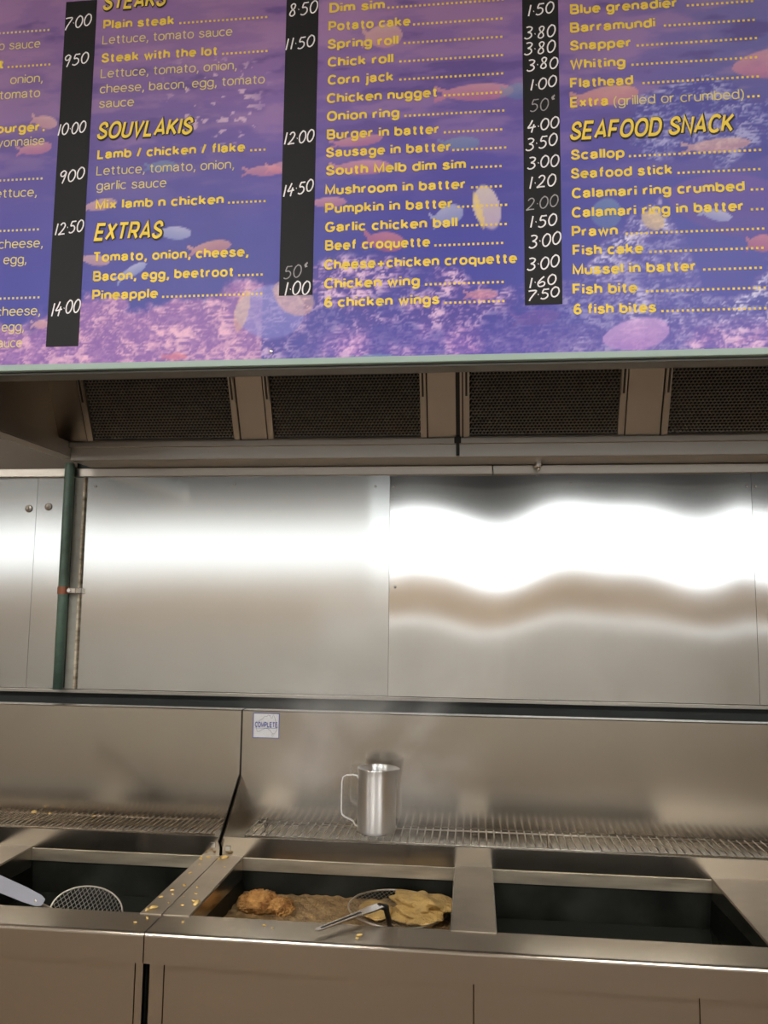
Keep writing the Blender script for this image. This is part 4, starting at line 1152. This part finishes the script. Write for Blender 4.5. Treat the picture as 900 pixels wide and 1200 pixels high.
def crom(p, n=5):
    q = [p[0]] + list(p) + [p[-1]]
    out = []
    for i in range(1, len(q) - 2):
        for k in range(n):
            t_ = k / n
            out.append(tuple(0.5 * ((2 * q[i][c]) + (-q[i - 1][c] + q[i + 1][c]) * t_ + (2 * q[i - 1][c] - 5 * q[i][c] + 4 * q[i + 1][c] - q[i + 2][c]) * t_ ** 2 + (-q[i - 1][c] + 3 * q[i][c] - 3 * q[i + 1][c] + q[i + 2][c]) * t_ ** 3) for c in (0, 1)))
    out.append(p[-1])
    return out
def price(txt, cx, cz, parent, rs):
    adv = {'.': 0.28, '1': 0.55, 'c': 0.62}
    tot = sum(adv.get(c, 1.0) for c in txt)
    H = (0.0275 if cx < 0 else 0.0255 if cz > 2.27 else 0.0205) * rs.uniform(0.95, 1.06)
    wid = min(0.0205 * tot, 0.068)
    unit = wid / tot
    x = cx - wid / 2
    bm = bmesh.new()
    tilt = rs.uniform(0.04, 0.16)
    for ch in txt:
        a = adv.get(ch, 1.0) * unit
        dz = rs.uniform(-0.0015, 0.0015)
        for s in G[ch]:
            pts = []
            for px, pz in crom(s):
                zz = (pz - 0.5) * H
                if ch == 'c': zz = pz * H * 0.62 - 0.002
                pts.append((x + (0.06 + px * 0.84) * a + zz * 0.15, cz + zz + dz + (x - cx) * tilt))
            ribbon(bm, pts, 0.0030 if txt not in FAINT else 0.0024, BY - 0.0016 - 0.0001 * (s is G[ch][-1]))
        x += a
    return obj('handwritten_price', facing(bm), M['chalk'] if txt not in FAINT else M['chalk_faint'], parent)
FAINT = ('50c', '2.00')
rs = random.Random(5)
for x0, x1, z0, z1, items in STRIPS:
    s = boxo('price_strip', M['strip'], board, x0, x1, BY - 0.0012, BY - 0.0002, z0, z1 if x0 < -0.8 else BZ1 - 0.01)
    for txt, px, pz in items:
        price(txt, px, pz, s, rs)
screw(board, -0.4185, BY - 0.002, 2.1186, 0.005)

# ================================================================== steam over the frying well
sm_m = bpy.data.materials.new('steam')
sm_m.use_nodes = True
nt = sm_m.node_tree
nt.nodes.remove(nt.nodes['Principled BSDF'])
vol = nt.nodes.new('ShaderNodeVolumePrincipled')
vol.inputs['Color'].default_value = (1, 1, 1, 1)
vol.inputs['Anisotropy'].default_value = -0.35
tc = nt.nodes.new('ShaderNodeTexCoord')
nz = nt.nodes.new('ShaderNodeTexNoise')
nz.inputs['Scale'].default_value = 2.6
nz.inputs['Detail'].default_value = 4
nz.inputs['Distortion'].default_value = 1.2
nt.links.new(tc.outputs['Generated'], nz.inputs['Vector'])
rp = nt.nodes.new('ShaderNodeMapRange')
rp.inputs['From Min'].default_value = 0.42
rp.inputs['From Max'].default_value = 0.72
nt.links.new(nz.outputs['Fac'], rp.inputs['Value'])
mp = nt.nodes.new('ShaderNodeMapping')
mp.inputs['Location'].default_value = (-1, -1, -1)
mp.inputs['Scale'].default_value = (2, 2, 2)
nt.links.new(tc.outputs['Generated'], mp.inputs['Vector'])
gr = nt.nodes.new('ShaderNodeTexGradient')
gr.gradient_type = 'SPHERICAL'
nt.links.new(mp.outputs['Vector'], gr.inputs['Vector'])
mu = nt.nodes.new('ShaderNodeMath')
mu.operation = 'MULTIPLY'
nt.links.new(rp.outputs['Result'], mu.inputs[0])
nt.links.new(gr.outputs['Fac'], mu.inputs[1])
mu2 = nt.nodes.new('ShaderNodeMath')
mu2.operation = 'MULTIPLY'
mu2.inputs[1].default_value = 3.5
nt.links.new(mu.outputs[0], mu2.inputs[0])
nt.links.new(mu2.outputs[0], vol.inputs['Density'])
nt.links.new(vol.outputs['Volume'], nt.nodes['Material Output'].inputs['Volume'])
bm = bmesh.new()
bmesh.ops.create_icosphere(bm, subdivisions=3, radius=1.0)
for v in bm.verts:
    v.co = Vector((-0.26 + v.co.x * 0.40, 2.17 + v.co.y * 0.30, 1.24 + v.co.z * 0.36))
tag(obj('steam', bm, sm_m, None, True), 'thin wispy white steam rising around the jug over the middle fryer well', 'steam', None, 'stuff')
